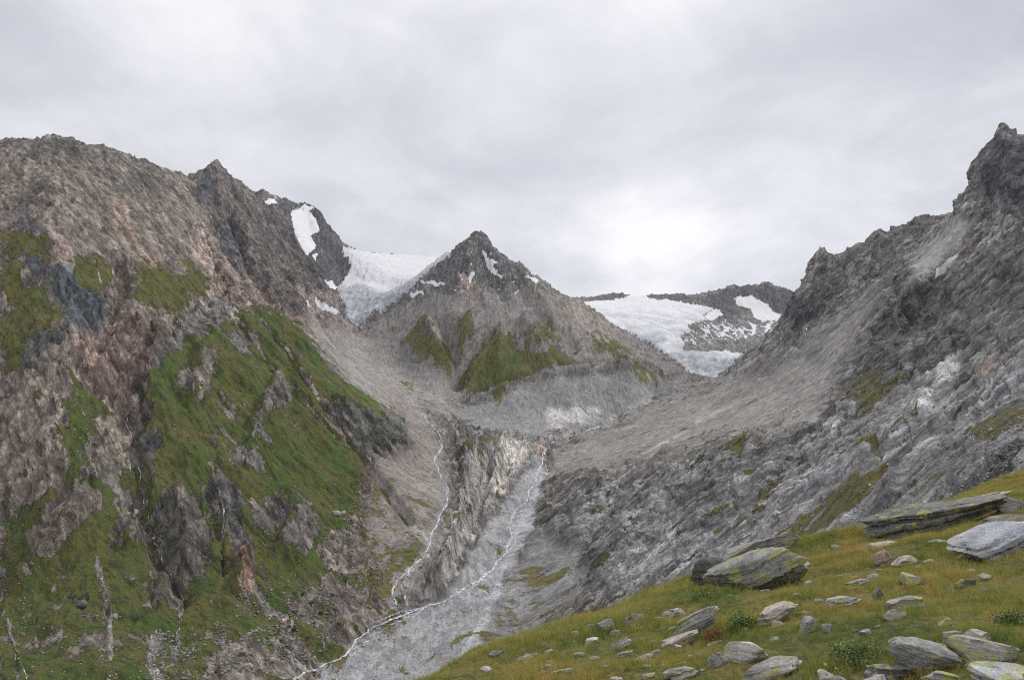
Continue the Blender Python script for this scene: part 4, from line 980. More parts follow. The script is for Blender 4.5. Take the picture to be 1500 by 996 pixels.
def make_turf():
    xs = np.concatenate([np.arange(-30, -9, 1.0), np.arange(-9, 21, .1), np.arange(21, 60, 1.0)])
    ys = np.concatenate([np.arange(-6, 3, .6), np.arange(3, 27, .1), np.arange(27, 80, .8)])
    X, Y = np.meshgrid(xs, ys); Z = fg_z(X, Y)
    n, mcol = X.shape; a = (np.arange(n - 1)[:, None] * mcol + np.arange(mcol - 1)[None]).ravel()
    q = np.stack([a, a + 1, a + mcol + 1, a + mcol], 1)
    me = mesh_np('turf_slope', np.stack([X.ravel(), Y.ravel(), Z.ravel()], 1), q)
    m, t, b = new_mat('alpine_turf')
    geo = N(t, 'ShaderNodeNewGeometry'); P = geo.outputs['Position']; k, c = turf_colour(t, P)
    col = ramp(t, k, [(.30, (.05, .066, .02)), (.45, (.10, .105, .03)), (.56, (.18, .145, .045)), (.68, (.24, .15, .055))])
    col = mul_col(t, col, maprange(t, c, .3, .7, .45, 1.3, False))
    K(t, col, b.inputs['Base Color'])
    bp = N(t, 'ShaderNodeBump', i_Strength=1.0, i_Distance=.06); K(t, c, bp.inputs['Height']); K(t, bp.outputs[0], b.inputs['Normal'])
    return link_mesh('turf_slope', me, m, kind='structure'), X, Y
TURF, TX, TY = make_turf()

# ------------------------------------------------------------------ stones in the turf
def stone_material():
    m, t, b = new_mat('lichen_stone')
    oi = N(t, 'ShaderNodeObjectInfo'); tc = N(t, 'ShaderNodeTexCoord'); O = tc.outputs['Object']
    geo = N(t, 'ShaderNodeNewGeometry'); P = geo.outputs['Position']
    lich = oi.outputs['Alpha']
    mp = N(t, 'ShaderNodeMapping'); mp.inputs['Scale'].default_value = (1.0, 1.0, 5.0); K(t, O, mp.inputs[0])
    fol = noise(t, mp.outputs[0], 6, 7, .66, .5)                 # foliated grain
    n1 = noise(t, P, 3.2, 7, .66, .3); n2 = noise(t, P, 22, 4, .65); n3 = noise(t, P, 7.5, 6, .7, .4)
    f = math_node(t, 'MULTIPLY', maprange(t, n1, .3, .7, .72, 1.28, False), maprange(t, n2, .3, .7, .75, 1.25, False))
    f = math_node(t, 'MULTIPLY', f, maprange(t, fol, .3, .7, .68, 1.28, False))
    col = mul_col(t, oi.outputs['Color'], f)
    warm = noise(t, P, 1.7, 5, .6, .5)
    col = mixc(t, math_node(t, 'MULTIPLY', maprange(t, warm, .54, .66), .45), col, mixc(t, 1.0, col, (1.25, .96, .74), 'MULTIPLY'))
    # pale and dark crust
    col = mixc(t, math_node(t, 'MULTIPLY', maprange(t, n3, .55, .63), .55), col, (.42, .42, .40))
    col = mixc(t, math_node(t, 'MULTIPLY', maprange(t, noise(t, P, 11, 5, .7), .57, .64), .75), col, (.045, .045, .045))
    # map lichen
    ln = noise(t, P, 4.2, 6, .72, .5)
    lm = maprange(t, math_node(t, 'ADD', ln, math_node(t, 'MULTIPLY', math_node(t, 'SUBTRACT', lich, .5), .26)), .55, .60)
    lcol = mixc(t, n2, (.36, .38, .07), (.52, .54, .22))
    col = mixc(t, math_node(t, 'MULTIPLY', lm, .8), col, lcol)
    K(t, col, b.inputs['Base Color']); b.inputs['Roughness'].default_value = .88
    h = math_node(t, 'ADD', math_node(t, 'MULTIPLY', fol, 1.0), math_node(t, 'ADD', math_node(t, 'MULTIPLY', n1, .6), math_node(t, 'MULTIPLY', n2, .35)))
    bp = N(t, 'ShaderNodeBump', i_Strength=1.0, i_Distance=.07); K(t, h, bp.inputs['Height']); K(t, bp.outputs[0], b.inputs['Normal'])
    return m
M_STONE = stone_material()
ICO = {s: ico(s) for s in (3, 4, 5)}
def stone_mesh(name, sx, sy, sz, seed, sub=3, boxy=3.0, planes=9, rough=.07, strata=0.0, wedge=0.0):
    rng = np.random.default_rng(seed); V, Fc = ICO[sub]
    v = V / (np.abs(V) ** boxy).sum(1, keepdims=True) ** (1 / boxy)
    for _ in range(planes):
        d = rng.normal(size=3) * (1, 1, .8); d /= np.linalg.norm(d); lim = rng.uniform(.5, .98)
        s = v @ d; v = v - np.maximum(s - lim, 0)[:, None] * d
    o = rng.uniform(0, 50, 3)
    nrm = v / (np.linalg.norm(v, axis=1, keepdims=True) + 1e-9)
    dd = pn3(v * 1.3 + o, seed) * rough + pn3(v * 3.1 + o, seed + 1) * rough * .55 + pn3(v * 7.0 + o, seed + 2) * rough * .3
    v = v + nrm * dd[:, None]
    if strata:
        q = v[:, 2] * 5 + 1.2 * pn2(v[:, 0] * 1.1 + o[0], v[:, 1] * 1.1, seed + 5)
        st = (q - np.floor(q)); off = (np.floor(q) * 12.9898 + seed) ; off = np.sin(off) * 43758.5; off = off - np.floor(off)
        v[:, :2] *= (1 + strata * (off - .5))[:, None]; v[:, 2] += strata * .12 * (smooth01(0, .3, st) - st)
    if wedge: v[:, 2] *= 1 + wedge * v[:, 0]
    v = v * (sx, sy, sz)
    return mesh_np(name, v, Fc, smooth=True)
def set_flat(me, ang=.6):
    try: me.set_sharp_from_angle(angle=ang)
    except Exception: pass
TONES = {'g': (.27, .265, .255), 'p': (.36, .345, .315), 'w': (.43, .44, .45), 'd': (.13, .128, .122), 't': (.33, .29, .24), 'k': (.37, .28, .23), 'b': (.36, .38, .41)}
STONE_AT = []
def stone(label, px, py, w, h, tone='g', lich=.3, tilt=10, depth=.75, sub=3, name='stone', group='stones lying in the turf', up=0.0, shape=None, yaw=None, parent=None, seed=None, loc=None):
    seed = seed or int(px * 7 + py * 13); rng = np.random.default_rng(seed)
    p = loc or fg_hit(px, py - .12 * h); Yd = p.y
    W = w * Yd / F; H = h * Yd / F
    sx = W * .51; sy = W * .48 * depth; sz = max(H * .56 - .10 * sy, H * .34)
    kw = dict(boxy=rng.uniform(2.8, 5.0), planes=int(rng.integers(9, 16)), rough=rng.uniform(.05, .09), strata=.22)
    kw.update(shape or {})
    me = stone_mesh(name, sx, sy, sz, seed, sub, **kw); set_flat(me)
    me.materials.append(M_STONE)
    o = bpy.data.objects.new(name, me); C.objects.link(o)
    o.location = p + Vector((0, sy * .35, sz * (.22 + up)))
    o.rotation_euler = (math.radians(-8 + rng.uniform(-4, 4)), math.radians(-tilt), math.radians(yaw if yaw is not None else rng.uniform(-22, 22)))
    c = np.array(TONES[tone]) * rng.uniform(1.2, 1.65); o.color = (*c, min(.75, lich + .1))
    if parent is None: tag(o, label, 'stone' if name == 'stone' else 'boulder', group)
    else: o.parent = parent
    STONE_AT.append((p.x, p.y + sy * .35, sx * 1.0, sy * 1.0, math.radians(yaw or 0)))
    return o
def thing(name, label, cat, loc, group=None):
    o = bpy.data.objects.new(name, None); C.objects.link(o); o.location = loc; o.empty_display_size = .1
    return tag(o, label, cat, group)
def adopt(root, *parts):
    for q in parts:
        q.location = q.location - root.location; q.parent = root
# the long slab that overhangs the crest, its shade and top light put into colour
SLABS = 'large boulders on the near slope'
r = fg_hit(1385, 778); root = thing('boulder', 'long overhanging crest slab, shaded underside and lit top painted in', 'boulder', r, SLABS)
a = stone('', 1376, 780, 176, 40, 'd', .4, 16, .42, 5, 'slab', up=.75, shape=dict(boxy=5.5, planes=5, rough=.05, strata=.34, wedge=-.35), yaw=-14, parent=root, seed=411)  # dark tone paints in the shade on the front and underside
b2_ = stone('', 1428, 742, 92, 14, 'p', .3, 17, .45, 4, 'lit_flake', up=.75, shape=dict(boxy=4.5, planes=5, rough=.06, strata=.25), yaw=-14, parent=root, seed=412)  # pale tone paints in the light falling on the slab's top
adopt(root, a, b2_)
# bluish white slab at the edge of the picture
stone('bluish white flat slab with a shadowed lower edge among the grass', 1474, 812, 168, 46, 'b', .12, 17, .55, 5, 'boulder', SLABS, up=.28, shape=dict(boxy=4.0, planes=6, rough=.05, strata=.18, wedge=.12), yaw=10, seed=421)
# lichen covered boulder with a broken dark end
r = fg_hit(1095, 866); root = thing('boulder', 'broad grey boulder crusted with yellow lichen, broken dark end overhanging', 'boulder', r, SLABS)
a = stone('', 1112, 868, 150, 62, 'g', .52, 20, .6, 5, 'slab', up=.30, shape=dict(boxy=3.4, planes=8, rough=.07, strata=.2, wedge=.05), yaw=-10, parent=root, seed=431)
b2_ = stone('', 1040, 862, 62, 46, 'd', .25, 12, .8, 4, 'broken_end', up=.55, shape=dict(boxy=2.8, planes=10, rough=.12, strata=.3), yaw=20, parent=root, seed=432)
c2_ = stone('', 1094, 822, 62, 20, 'g', .45, 20, .5, 4, 'top_flake', up=.5, shape=dict(boxy=3.5, planes=7, rough=.09, strata=.3), parent=root, seed=433, loc=fg_hit(1094, 838) + Vector((0, .25, .16)))
d2_ = stone('', 1150, 806, 56, 20, 'g', .45, 18, .5, 4, 'top_flake', up=.4, shape=dict(boxy=3.5, planes=7, rough=.09, strata=.3), parent=root, seed=434, loc=fg_hit(1150, 820) + Vector((0, .25, .15)))
adopt(root, a, b2_, c2_, d2_)
# dark split slab made of thin leaves of rock
r = fg_hit(1020, 925); root = thing('boulder', 'dark splintered rock split into thin tilted plates', 'boulder', r, SLABS)
pl_ = [stone('', 1014 + 4 * k, 930 - 9 * k, 78 - 6 * k, 15, 'd' if k < 2 else 'g', .2, 29, .35, 4, 'plate', up=.35, shape=dict(boxy=4.2, planes=6, rough=.07, strata=.2), yaw=-6, parent=root, seed=440 + k) for k in range(3)]
adopt(root, *pl_)
for row in [
 ('cream slab lying under the dark splintered plates', 1000, 947, 66, 24, 'p', .35, 17, .55, 4),
 ('brown weathered rock with rusty top and pointed tip', 1134, 914, 70, 32, 't', .18, 14, .5, 4),
 ('pink triangular stone standing upright in the grass', 1299, 832, 32, 34, 'k', .1, 22, .7, 4),
 ('low tan stone beside the pink upright stone', 1332, 828, 44, 17, 't', .3, 8, .8, 3),
 ('small flat stone next to the low tan stone', 1360, 826, 20, 8, 'p', .2, 8, .8, 3),
 ('white pebble near the end of the long overhanging slab', 1224, 806, 16, 11, 'w', .1, 5, .8, 3),
 ('thin flat grey stone sunk in turf below the overhanging slab', 1294, 800, 46, 7, 'p', .35, 8, .8, 3),
 ('small pinkish stone under the long overhanging slab', 1371, 778, 15, 11, 'k', .1, 0, .8, 3),
 ('flat grey stone between overhanging slab and bluish slab', 1378, 795, 32, 7, 'g', .3, 3, .8, 3),
 ('dark flat slab behind the bluish white slab', 1466, 768, 76, 20, 'd', .4, 12, .7, 4),
 ('rounded grey boulder above the dark flat slab', 1488, 752, 58, 34, 'g', .35, 12, .8, 4),
 ('rounded stone covered in yellowish lichen', 1340, 860, 34, 28, 'p', .62, 0, .85, 4),
 ('grey stone with whitish crust left of the yellowish one', 1283, 853, 28, 16, 'g', .4, 14, .8, 3),
 ('flat grey stone touching the whitish crusted stone', 1258, 856, 32, 11, 'g', .35, 15, .8, 3),
 ('small pinkish stone alone in ochre grass', 1227, 850, 21, 10, 'k', .1, 0, .8, 3),
 ('broad pale grey boulder with flat top in ochre grass', 1236, 893, 62, 30, 'p', .42, 8, .75, 4),
 ('dark upright stone with yellow lichen beside a pale block', 1289, 884, 30, 30, 'd', .55, 30, .7, 4),
 ('pale blocky boulder dusted with yellow lichen', 1326, 900, 56, 36, 'p', .55, 8, .8, 4),
 ('dark grey stone at the foot of the pale blocky boulder', 1312, 909, 32, 19, 'g', .5, 6, .7, 3),
 ('dark flat stone half hidden in green grass', 1413, 860, 36, 15, 'd', .5, 14, .7, 3),
 ('grey stone with a yellow spot behind the dark flat one', 1440, 851, 24, 12, 'g', .6, 10, .8, 3),
 ('thin dark stone edge poking from deep grass', 1448, 868, 24, 7, 'd', .2, -4, .6, 3),
 ('flat grey stone sunk in the grass under the bluish slab', 1424, 838, 22, 6, 'p', .3, 4, .7, 3),
 ('small grey stone by the edge of the picture in thick grass', 1470, 908, 22, 8, 'g', .3, 5, .7, 3),
 ('lichen-yellow knob of rock rising from grass tufts', 1391, 926, 24, 26, 't', .6, 25, .8, 3),
 ('grey dome-shaped stone in front of the yellow knob', 1398, 944, 30, 26, 'g', .4, 10, .8, 4),
 ('pale rounded boulder half hidden by grass blades', 1436, 948, 58, 32, 'p', .4, -4, .8, 4),
 ('large grey cracked boulder between shrub and lichen boulder', 1362, 988, 88, 58, 'g', .42, -8, .8, 5),
 ('large boulder patched with bright yellow lichen and dark stains', 1450, 976, 96, 54, 'g', .68, -6, .8, 5),
 ('pale lichen boulder at the bottom corner', 1476, 1012, 92, 46, 'w', .66, 4, .8, 5),
 ('dark flat-faced slab at the bottom edge', 1298, 1004, 92, 36, 'd', .45, 3, .6, 4),
 ('pale rounded stone in front of the dark flat-faced slab', 1292, 1012, 46, 26, 'p', .4, 4, .8, 4),
 ('grey blocky stone below the large cracked boulder', 1378, 1010, 52, 30, 'g', .5, -12, .8, 4),
 ('pale stone pair member at bottom edge near yellow flowers', 1230, 1010, 36, 22, 'g', .5, 10, .8, 4),
 ('lichen stone leaning beside the flowers at the bottom edge', 1214, 1000, 30, 22, 'p', .6, 12, .8, 3),
 ('grey triangular stone with lichen tip in green grass', 1184, 928, 36, 30, 'g', .45, 24, .7, 4),
 ('small round grey stone right beside the triangular one', 1213, 928, 20, 16, 'g', .35, 4, .9, 3),
 ('small dark stone by the white flat pebble', 1254, 927, 12, 9, 'd', .3, 4, .9, 3),
 ('white flat pebble under a yellow flower', 1269, 929, 18, 8, 'w', .1, 4, .8, 3),
 ('little tan stone above the white flat pebble', 1286, 920, 12, 6, 't', .2, 4, .8, 3),
 ('wide flat tan boulder split across its face', 1096, 972, 66, 36, 'p', .42, 6, .7, 4),
 ('crusted stone leaning on the wide flat tan boulder', 1052, 980, 32, 28, 'g', .55, 26, .7, 4),
 ('long tilted pale slab sunk in grass near the bottom edge', 1138, 994, 96, 36, 'p', .35, 20, .45, 4),
 ('grey rounded boulder at the bottom edge under cream slab', 998, 996, 48, 28, 'g', .42, 14, .8, 4),
 ('yellowish small stone below the brown weathered rock', 1142, 919, 20, 13, 't', .6, 20, .7, 3),
 ('small white stone between dark plates and brown rock', 1092, 926, 12, 11, 'w', .1, 0, .9, 3),
 ('thin pale stone in grass below the dark plates', 1050, 944, 26, 8, 'p', .3, 8, .6, 3),
 ('small crusted stone above the wide flat tan boulder', 1025, 964, 15, 13, 'g', .5, 6, .8, 3),
 ('little grey stone left of the crusted stones', 966, 958, 13, 10, 'g', .3, 6, .8, 3),
 ('jagged pale stone left of the dark splintered plates', 990, 905, 44, 18, 'p', .42, 12, .55, 4),
 ('pale tilted slab on the slope below the crest', 926, 918, 38, 20, 'p', .3, 24, .45, 4),
 ('grey angular boulder with dark hollow beneath', 885, 926, 30, 24, 'g', .3, 8, .8, 4),
 ('white stone under the grey angular boulder', 868, 944, 22, 13, 'w', .3, 8, .8, 3),
 ('tan stone uphill of the grey angular boulder', 866, 922, 15, 9, 't', .3, 8, .8, 3),
 ('white stone chip near the crest beside dark grass', 843, 930, 13, 7, 'w', .1, 8, .8, 3),
 ('pale stone leaning against the grey angular boulder', 900, 932, 18, 11, 'p', .4, 22, .6, 3),
 ('long pale slab tilted along the slope in ochre grass', 906, 951, 38, 16, 'p', .3, 22, .45, 4),
 ('low white stone below the long tilted pale slab', 915, 962, 30, 9, 'w', .3, 8, .6, 3),
 ('small flat pale stone in the middle of ochre grass', 872, 968, 18, 8, 'p', .3, 8, .6, 3),
 ('grey pointed stone in the turf near the bottom edge', 808, 984, 21, 16, 'g', .2, -14, .7, 3),
 ('flat pale stone just above the grey pointed stone', 806, 972, 17, 6, 'p', .2, 4, .7, 3),
 ('white stone at the lower end of the grassy crest', 713, 984, 19, 10, 'w', .2, 4, .7, 3),
 ('dark ledge of rock breaking the grassy crest', 727, 962, 36, 14, 'd', .2, 16, .6, 4),
 ('long pale rock ridge showing through ochre grass', 766, 972, 40, 14, 'p', .35, 18, .4, 4),
 ('pale tilted stone beside the bottom edge of the turf', 826, 992, 38, 16, 'p', .35, 20, .45, 4),
 ('small pale stone on the slope under the crest ledge', 848, 961, 21, 7, 'p', .25, 8, .6, 3),
 ('yellow lichened stone at the bottom edge of the turf', 903, 1000, 20, 10, 'p', .66, 6, .8, 3),
 ('grey flat stone near the bottom edge by the rounded boulder', 950, 995, 24, 9, 'g', .35, 8, .6, 3),
 ('small stone above the grey flat one near the bottom', 948, 980, 13, 8, 'g', .3, 8, .8, 3),
 ('flat pale stone in ochre grass left of the crusted stones', 945, 966, 28, 9, 'p', .3, 8, .6, 3),
 ('rounded pale stone touching that flat pale stone', 963, 958, 17, 10, 'p', .35, 8, .6, 3),
 ('rounded pale stone on the slope left of the cream slab', 911, 946, 22, 11, 'p', .3, 16, .6, 3),
 ('dark small stone near the crest left of the lichen boulder', 948, 896, 14, 9, 'd', .3, 4, .8, 3),
 ('pale chip of stone in grass near the crest', 914, 895, 11, 6, 'p', .3, 4, .8, 3),
 ('tan lichened stone with flower beside it below big boulder', 1149, 858, 16, 16, 't', .5, 22, .8, 3),
 ('dark and white stone below the lichen boulder', 1172, 858, 18, 14, 'd', .4, 10, .8, 3),
 ('small white stone beside the dark and white stone', 1184, 859, 13, 10, 'w', .3, 20, .8, 3),
 ('flat grey stone along the foot of the lichen boulder', 1176, 832, 32, 8, 'p', .35, 18, .5, 3),
 ('round grey stone in grass above the triangular stone', 1199, 885, 18, 12, 'g', .35, 6, .8, 3),
 ('grey flat stone in the grass right of the big tan boulder', 1121, 868, 16, 7, 'g', .3, 6, .6, 3),
 ('small pale stone in deep grass near the lichen corner boulders', 1478, 886, 16, 9, 'p', .4, 6, .7, 3),
]:
    lab, px, py, w, h, tn_, li, ti, de, su = row
    stone(lab, px, py, w, h, tn_, li, ti, de, su)

# small pale stones half buried between the named ones, each told by the larger stone it lies next to
named = [(o['label'], CX + F * o.location.x / o.location.y, HZ - F * o.location.z / o.location.y) for o in C.objects if 'label' in o.keys() and 'category' in o.keys() and o['category'] in ('stone', 'boulder') and o.location.y < 40]
pr = np.random.default_rng(909); seen = set()
WORD = {'p': 'pale', 'g': 'grey', 'w': 'white'}
for k in range(46):
    px = pr.uniform(760, 1490); lo_ = np.interp(px, [760, 900, 1000, 1200, 1300, 1490], [965, 905, 880, 812, 800, 770])
    py = pr.uniform(lo_, 994); w = pr.uniform(8, 17); tn_ = str(pr.choice(list('pgwp')))
    for lab, nx, ny in sorted(named, key=lambda q: math.hypot(q[1] - px, 2 * (q[2] - py))):
        if len(lab.split()) > 11: continue
        way = ('left of' if nx > px else 'right of') if abs(nx - px) > 1.5 * abs(ny - py) else ('above' if ny > py else 'below')
        full = 'small %s stone %s the %s' % (WORD[tn_], way, lab)
        if full not in seen and len(full.split()) <= 16: break
    seen.add(full)
    stone(full, px, py, w, w * pr.uniform(.4, .6), tn_, .35, pr.uniform(0, 18), .8, 3, group='small stones half buried in the turf')
# ------------------------------------------------------------------ grass, flowers, low shrubs
rng = np.random.default_rng(77)
def blade_mesh(name, blades, lmin, lmax, spread, width, seed):
    r = np.random.default_rng(seed); V = []; Q = []; off = 0
    for _ in range(blades):
        az = r.uniform(0, 6.283); L_ = r.uniform(lmin, lmax); bend = r.uniform(.15, .9); lean = r.uniform(0, .45)
        bx, by = r.normal(0, spread, 2); dx, dy = math.cos(az), math.sin(az); wx_, wy_ = -dy, dx
        w0 = width * r.uniform(.6, 1.2)
        for k in range(4):
            t_ = k / 3; hgt = L_ * (t_ * math.cos(lean) - .32 * bend * t_ * t_); out = L_ * (t_ * math.sin(lean) + .55 * bend * t_ * t_)
            wk = w0 * (1 - t_ * .85)
            V += [(bx + dx * out + wx_ * wk, by + dy * out + wy_ * wk, hgt), (bx + dx * out - wx_ * wk, by + dy * out - wy_ * wk, hgt)]
        for k in range(3): Q.append((off + 2 * k, off + 2 * k + 1, off + 2 * k + 3, off + 2 * k + 2))
        off += 8
    return mesh_np(name, np.array(V), np.array(Q))
def grass_material():
    m, t, b = new_mat('grass_blades')
    oi = N(t, 'ShaderNodeObjectInfo'); geo = N(t, 'ShaderNodeNewGeometry'); P = geo.outputs['Position']
    k, c = turf_colour(t, oi.outputs['Location'])
    k = math_node(t, 'ADD', k, math_node(t, 'MULTIPLY', math_node(t, 'SUBTRACT', oi.outputs['Random'], .5), .26))
    col = ramp(t, k, [(.26, (.11, .185, .034)), (.41, (.205, .27, .054)), (.50, (.345, .33, .080)), (.60, (.48, .40, .12)), (.76, (.50, .31, .10))])
    dry = math_node(t, 'GREATER_THAN', math_node(t, 'FRACT', math_node(t, 'MULTIPLY', oi.outputs['Random'], 37.0)), .93)
    col = mixc(t, math_node(t, 'MULTIPLY', dry, .7), col, (.55, .46, .24))
    K(t, col, b.inputs['Base Color']); b.inputs['Roughness'].default_value = .7
    tr = N(t, 'ShaderNodeBsdfTranslucent'); K(t, col, tr.inputs[0])
    mx = N(t, 'ShaderNodeMixShader', i_0=.3); K(t, b.outputs[0], mx.inputs[1]); K(t, tr.outputs[0], mx.inputs[2])
    K(t, mx.outputs[0], [n for n in t.nodes if n.type == 'OUTPUT_MATERIAL'][0].inputs[0])
    return m
M_GRASS = grass_material()
tufts = []
for k, (nb, l0, l1, sp, wd) in enumerate([(28, .06, .13, .04, .0026), (24, .08, .19, .03, .0026), (30, .04, .09, .055, .0028), (16, .12, .27, .025, .0024), (26, .05, .11, .045, .0032)]):
    me = blade_mesh('grass_tuft', nb, l0, l1, sp, wd, 300 + k); me.materials.append(M_GRASS)
    tufts.append(bpy.data.objects.new('grass_tuft', me))
# growth density on the turf: none under the stones, thin beyond the crest
dens = np.zeros(TX.shape); PXT = CX + F * TX / np.maximum(TY, 1.0)
yc = np.interp(PXT, CREST[:, 0], CREST[:, 1])
vis = (TY > 3.2) & (TY < yc + 1.6) & (PXT > 560) & (PXT < 1640)
dens[vis] = 1.0
for sx_, sy_, a_, b_, yw in STONE_AT:
    d = ((TX - sx_) / (a_ * 1.0)) ** 2 + ((TY - sy_ + .10 * a_) / (b_ * 1.05)) ** 2
    dens[d < 1] = 0
dens *= (.35 + .65 * smooth01(-.5, .3, pn2(TX / .7, TY / .7, 231)))
size = (.8 + .75 * pn2(TX / .9, TY / .9, 232) + .3 * pn2(TX / .35, TY / .35, 233)) 
me = TURF.data
at = me.attributes.new('growth', 'FLOAT', 'POINT'); at.data.foreach_set('value', dens.ravel().astype(np.float32))
at = me.attributes.new('tall', 'FLOAT', 'POINT'); at.data.foreach_set('value', np.clip(size * .72, .3, 1.2).ravel().astype(np.float32))
gobj = bpy.data.objects.new('grass', bpy.data.meshes.new('grass')); C.objects.link(gobj)
tag(gobj, 'green and ochre alpine grass covering the near slope', None, None, 'stuff')
ng = bpy.data.node_groups.new('grass_growth', 'GeometryNodeTree')
ng.interface.new_socket('Geometry', in_out='INPUT', socket_type='NodeSocketGeometry'); ng.interface.new_socket('Geometry', in_out='OUTPUT', socket_type='NodeSocketGeometry')
go = ng.nodes.new('NodeGroupOutput')
src = ng.nodes.new('GeometryNodeObjectInfo'); src.inputs['Object'].default_value = TURF; src.transform_space = 'RELATIVE'
na = ng.nodes.new('GeometryNodeInputNamedAttribute'); na.data_type = 'FLOAT'; na.inputs['Name'].default_value = 'growth'
dm = ng.nodes.new('ShaderNodeMath'); dm.operation = 'MULTIPLY'; dm.inputs[1].default_value = 430.0; ng.links.new(na.outputs[0], dm.inputs[0])
dist = ng.nodes.new('GeometryNodeDistributePointsOnFaces'); dist.distribute_method = 'RANDOM'; ng.links.new(src.outputs['Geometry'], dist.inputs['Mesh']); ng.links.new(dm.outputs[0], dist.inputs['Density'])
inst = ng.nodes.new('GeometryNodeInstanceOnPoints'); ng.links.new(dist.outputs['Points'], inst.inputs['Points']); inst.inputs['Pick Instance'].default_value = True
join = ng.nodes.new('GeometryNodeJoinGeometry')
for tobj in tufts:
    oi_ = ng.nodes.new('GeometryNodeObjectInfo'); oi_.inputs['Object'].default_value = tobj; oi_.inputs['As Instance'].default_value = True
    ng.links.new(oi_.outputs['Geometry'], join.inputs[0])
ng.links.new(join.outputs[0], inst.inputs['Instance'])
rv = ng.nodes.new('FunctionNodeRandomValue'); rv.data_type = 'FLOAT_VECTOR'; rv.inputs[0].default_value = (-.18, -.18, 0); rv.inputs[1].default_value = (.18, .18, 6.283)
ng.links.new(rv.outputs[0], inst.inputs['Rotation'])
rs = ng.nodes.new('FunctionNodeRandomValue'); rs.data_type = 'FLOAT'; rs.inputs[2].default_value = .6; rs.inputs[3].default_value = 1.25
nt = ng.nodes.new('GeometryNodeInputNamedAttribute'); nt.data_type = 'FLOAT'; nt.inputs['Name'].default_value = 'tall'
sm_ = ng.nodes.new('ShaderNodeMath'); sm_.operation = 'MULTIPLY'; ng.links.new(rs.outputs[1], sm_.inputs[0]); ng.links.new(nt.outputs[0], sm_.inputs[1])
ng.links.new(sm_.outputs[0], inst.inputs['Scale']); ng.links.new(inst.outputs[0], go.inputs[0])
md = gobj.modifiers.new('growth', 'NODES'); md.node_group = ng

def plain(name, col, rough=.7, var=0):
    m, t, b = new_mat(name)
    geo = N(t, 'ShaderNodeNewGeometry'); n = noise(t, geo.outputs['Position'], 30, 3, .6)
    K(t, mixc(t, n, tuple(c * .75 for c in col), tuple(min(1, c * 1.25) for c in col)), b.inputs['Base Color']); b.inputs['Roughness'].default_value = rough
    return m
M_PETAL = plain('yellow_petal', (.85, .48, .02)); M_PETAL2 = plain('orange_petal', (.75, .26, .03)); M_STEM = plain('green_stem', (.09, .14, .04)); M_LEAF = plain('shrub_leaf', (.11, .17, .045), .5); M_TWIG = plain('twig', (.10, .07, .045)); M_LEAF2 = plain('rust_leaf', (.20, .09, .035), .6)
def bloom_mesh(seed):
    r = np.random.default_rng(seed); V = [(0, 0, .004)]; Q = []
    n = 14
    for k in range(n):
        a = 6.283 * k / n; da = .19; rr = .0135 * r.uniform(.85, 1.1); z = r.uniform(-.001, .004)
        i = len(V); V += [(math.cos(a - da) * rr * .55, math.sin(a - da) * rr * .55, .003), (math.cos(a) * rr, math.sin(a) * rr, z), (math.cos(a + da) * rr * .55, math.sin(a + da) * rr * .55, .003)]
        Q += [(0, i, i + 1), (0, i + 1, i + 2)]
    return mesh_np('bloom', np.array(V), np.array(Q))
def stem_mesh(h):
    V = []; Q = []
    for k in range(4):
        z = h * k / 3; r_ = .0016
        V += [(r_ + .01 * (k / 3) ** 2, 0, z), (-r_ * .5 + .01 * (k / 3) ** 2, r_ * .87, z), (-r_ * .5 + .01 * (k / 3) ** 2, -r_ * .87, z)]
    for k in range(3):
        for e in range(3): Q.append((3 * k + e, 3 * k + (e + 1) % 3, 3 * k + 3 + (e + 1) % 3, 3 * k + 3 + e))
    return mesh_np('stem', np.array(V), np.array(Q))
FLOWERS = [(1274,911,0,'yellow flower above the white flat pebble'),(1293,920,0,'yellow flower beside the little tan stone'),(1313,930,1,'orange flower left of the yellow knob of rock'),
 (1428,878,1,'orange flower in deep grass below the thin dark stone'),(1445,902,1,'orange flower in grass above the pale rounded boulder'),(1412,905,0,'pale yellow flower right of the lichen-yellow knob'),
 (1202,972,1,'orange flower, higher one of the pair by the long tilted slab'),(1207,979,0,'yellow flower, lower one of the pair by the long tilted slab'),(1224,972,1,'orange flower nearest the bottom-edge lichen stone'),(1222,984,0,'yellow flower just above the bottom-edge lichen stone'),(1229,972,0,'yellow flower crowding the orange one by the lichen stone'),
 (1161,848,0,'yellow flower beside the tan lichened stone below the boulder'),(1017,914,0,'yellow flower on the dark splintered plates'),(1300,830,0,'yellow flower in front of the pink upright stone'),
 (1290,788,0,'yellow flower below the end of the overhanging slab'),(1492,800,1,'orange flower in front of the bluish white slab'),(1432,812,0,'yellow flower under the bluish slab lower edge')]
for k, (px, py, kind, lab) in enumerate(FLOWERS):
    p = fg_hit(px, py + 8); hh = 8 * p.y / F + .03
    root = thing('wild_flower', lab, 'flower', p, 'yellow and orange flowers in the turf')
    st = link_mesh('stem', stem_mesh(hh + .02), M_STEM, root); st.location = (0, 0, -.02)
    bl = link_mesh('bloom', bloom_mesh(500 + k), M_PETAL2 if kind else M_PETAL, root); bl.location = (.01, 0, hh); bl.scale = (1.2, 1.2, 1.2)
    bl.rotation_euler = (.75, rng.uniform(-.3, .3), rng.uniform(0, 6))
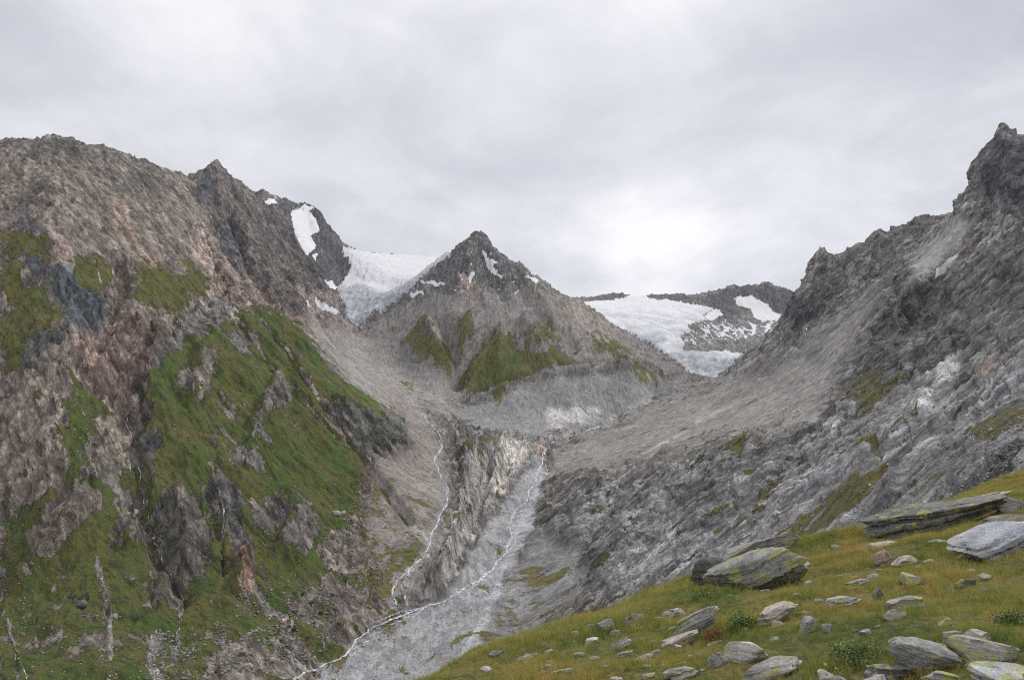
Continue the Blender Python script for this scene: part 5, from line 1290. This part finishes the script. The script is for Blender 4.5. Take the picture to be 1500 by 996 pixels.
def shrub(label, px, py, w, h, n, seed, leaf, size_):
    r = np.random.default_rng(seed); p = fg_hit(px, py); W = w * p.y / F / 2; H = h * p.y / F
    root = thing('low_shrub', label, 'shrub', p, 'low leafy shrubs in the turf')
    V = []; Q = []; SV = []; SQ = []
    for k in range(n):
        d = r.normal(size=3); d /= np.linalg.norm(d); d[2] = abs(d[2]); rad = r.uniform(.45, 1.0) * (1 + .25 * math.sin(3 * math.atan2(d[1], d[0]) + seed))
        c = d * (W, W * .75, H) * rad; s = size_ * r.uniform(.7, 1.3)
        u = r.normal(size=3); u[2] *= .5; u /= np.linalg.norm(u); v_ = np.cross(u, r.normal(size=3)); v_ /= np.linalg.norm(v_) + 1e-9
        i = len(V); V += [c - u * s, c + v_ * s * .5, c + u * s, c - v_ * s * .5]; Q.append((i, i + 1, i + 2, i + 3))
        if k % 12 == 0:
            i = len(SV); w_2 = np.array((.0022, 0, 0)); SV += [-w_2, w_2, c + w_2 * .5, c - w_2 * .5]; SQ.append((i, i + 1, i + 2, i + 3))
    link_mesh('foliage', mesh_np('foliage', np.array(V), np.array(Q), False), leaf, root)
    link_mesh('stems', mesh_np('stems', np.array(SV), np.array(SQ), False), M_TWIG, root)
shrub('leafy green shrub left of the large cracked boulder', 1262, 966, 92, 22, 1300, 1, M_LEAF, .013)
shrub('leafy green shrub spreading below the brown weathered rock', 1088, 920, 56, 24, 800, 2, M_LEAF, .014)
shrub('rust-brown shrub beside the cream slab', 1046, 938, 38, 22, 500, 3, M_LEAF2, .012)
shrub('dark green shrub under the overhanging boulder end', 1030, 880, 50, 16, 600, 4, M_LEAF, .013)
shrub('dark green shrub between the cracked and lichen boulders', 1398, 965, 40, 24, 600, 5, M_LEAF, .013)
shrub('dark shrub in grass at the edge of the picture', 1482, 915, 50, 18, 700, 6, M_LEAF, .014)
shrub('rust-brown tuft growing on top of the lichen boulder', 1069, 834, 22, 20, 300, 7, M_LEAF2, .014)
# ------------------------------------------------------------------ mountain air
def make_haze():
    m = bpy.data.materials.new('mountain_air'); m.use_nodes = True; t = m.node_tree; t.nodes.clear()
    out = N(t, 'ShaderNodeOutputMaterial'); v = N(t, 'ShaderNodeVolumePrincipled')
    v.inputs['Color'].default_value = (.93, .95, 1, 1); v.inputs['Density'].default_value = 1.3e-5; v.inputs['Anisotropy'].default_value = 0.2
    K(t, v.outputs[0], out.inputs['Volume'])
    lo = float(NZZ.min()) - 60; hi = float(NZZ.max()) + 120
    x0, x1, y0, y1 = float(NXX.min()) - 300, float(NXX.max()) + 300, -400.0, float(NYY.max()) + 300
    V = [(x, y, z) for z in (lo, hi) for x, y in ((x0, y0), (x1, y0), (x1, y1), (x0, y1))]
    Q = [(3, 2, 1, 0), (4, 5, 6, 7), (0, 1, 5, 4), (1, 2, 6, 5), (2, 3, 7, 6), (3, 0, 4, 7)]
    me = bpy.data.meshes.new('haze'); me.from_pydata(V, [], Q)
    tag(link_mesh('haze', me, m), 'thin pale mountain air over the valley', None, None, 'stuff')
make_haze()
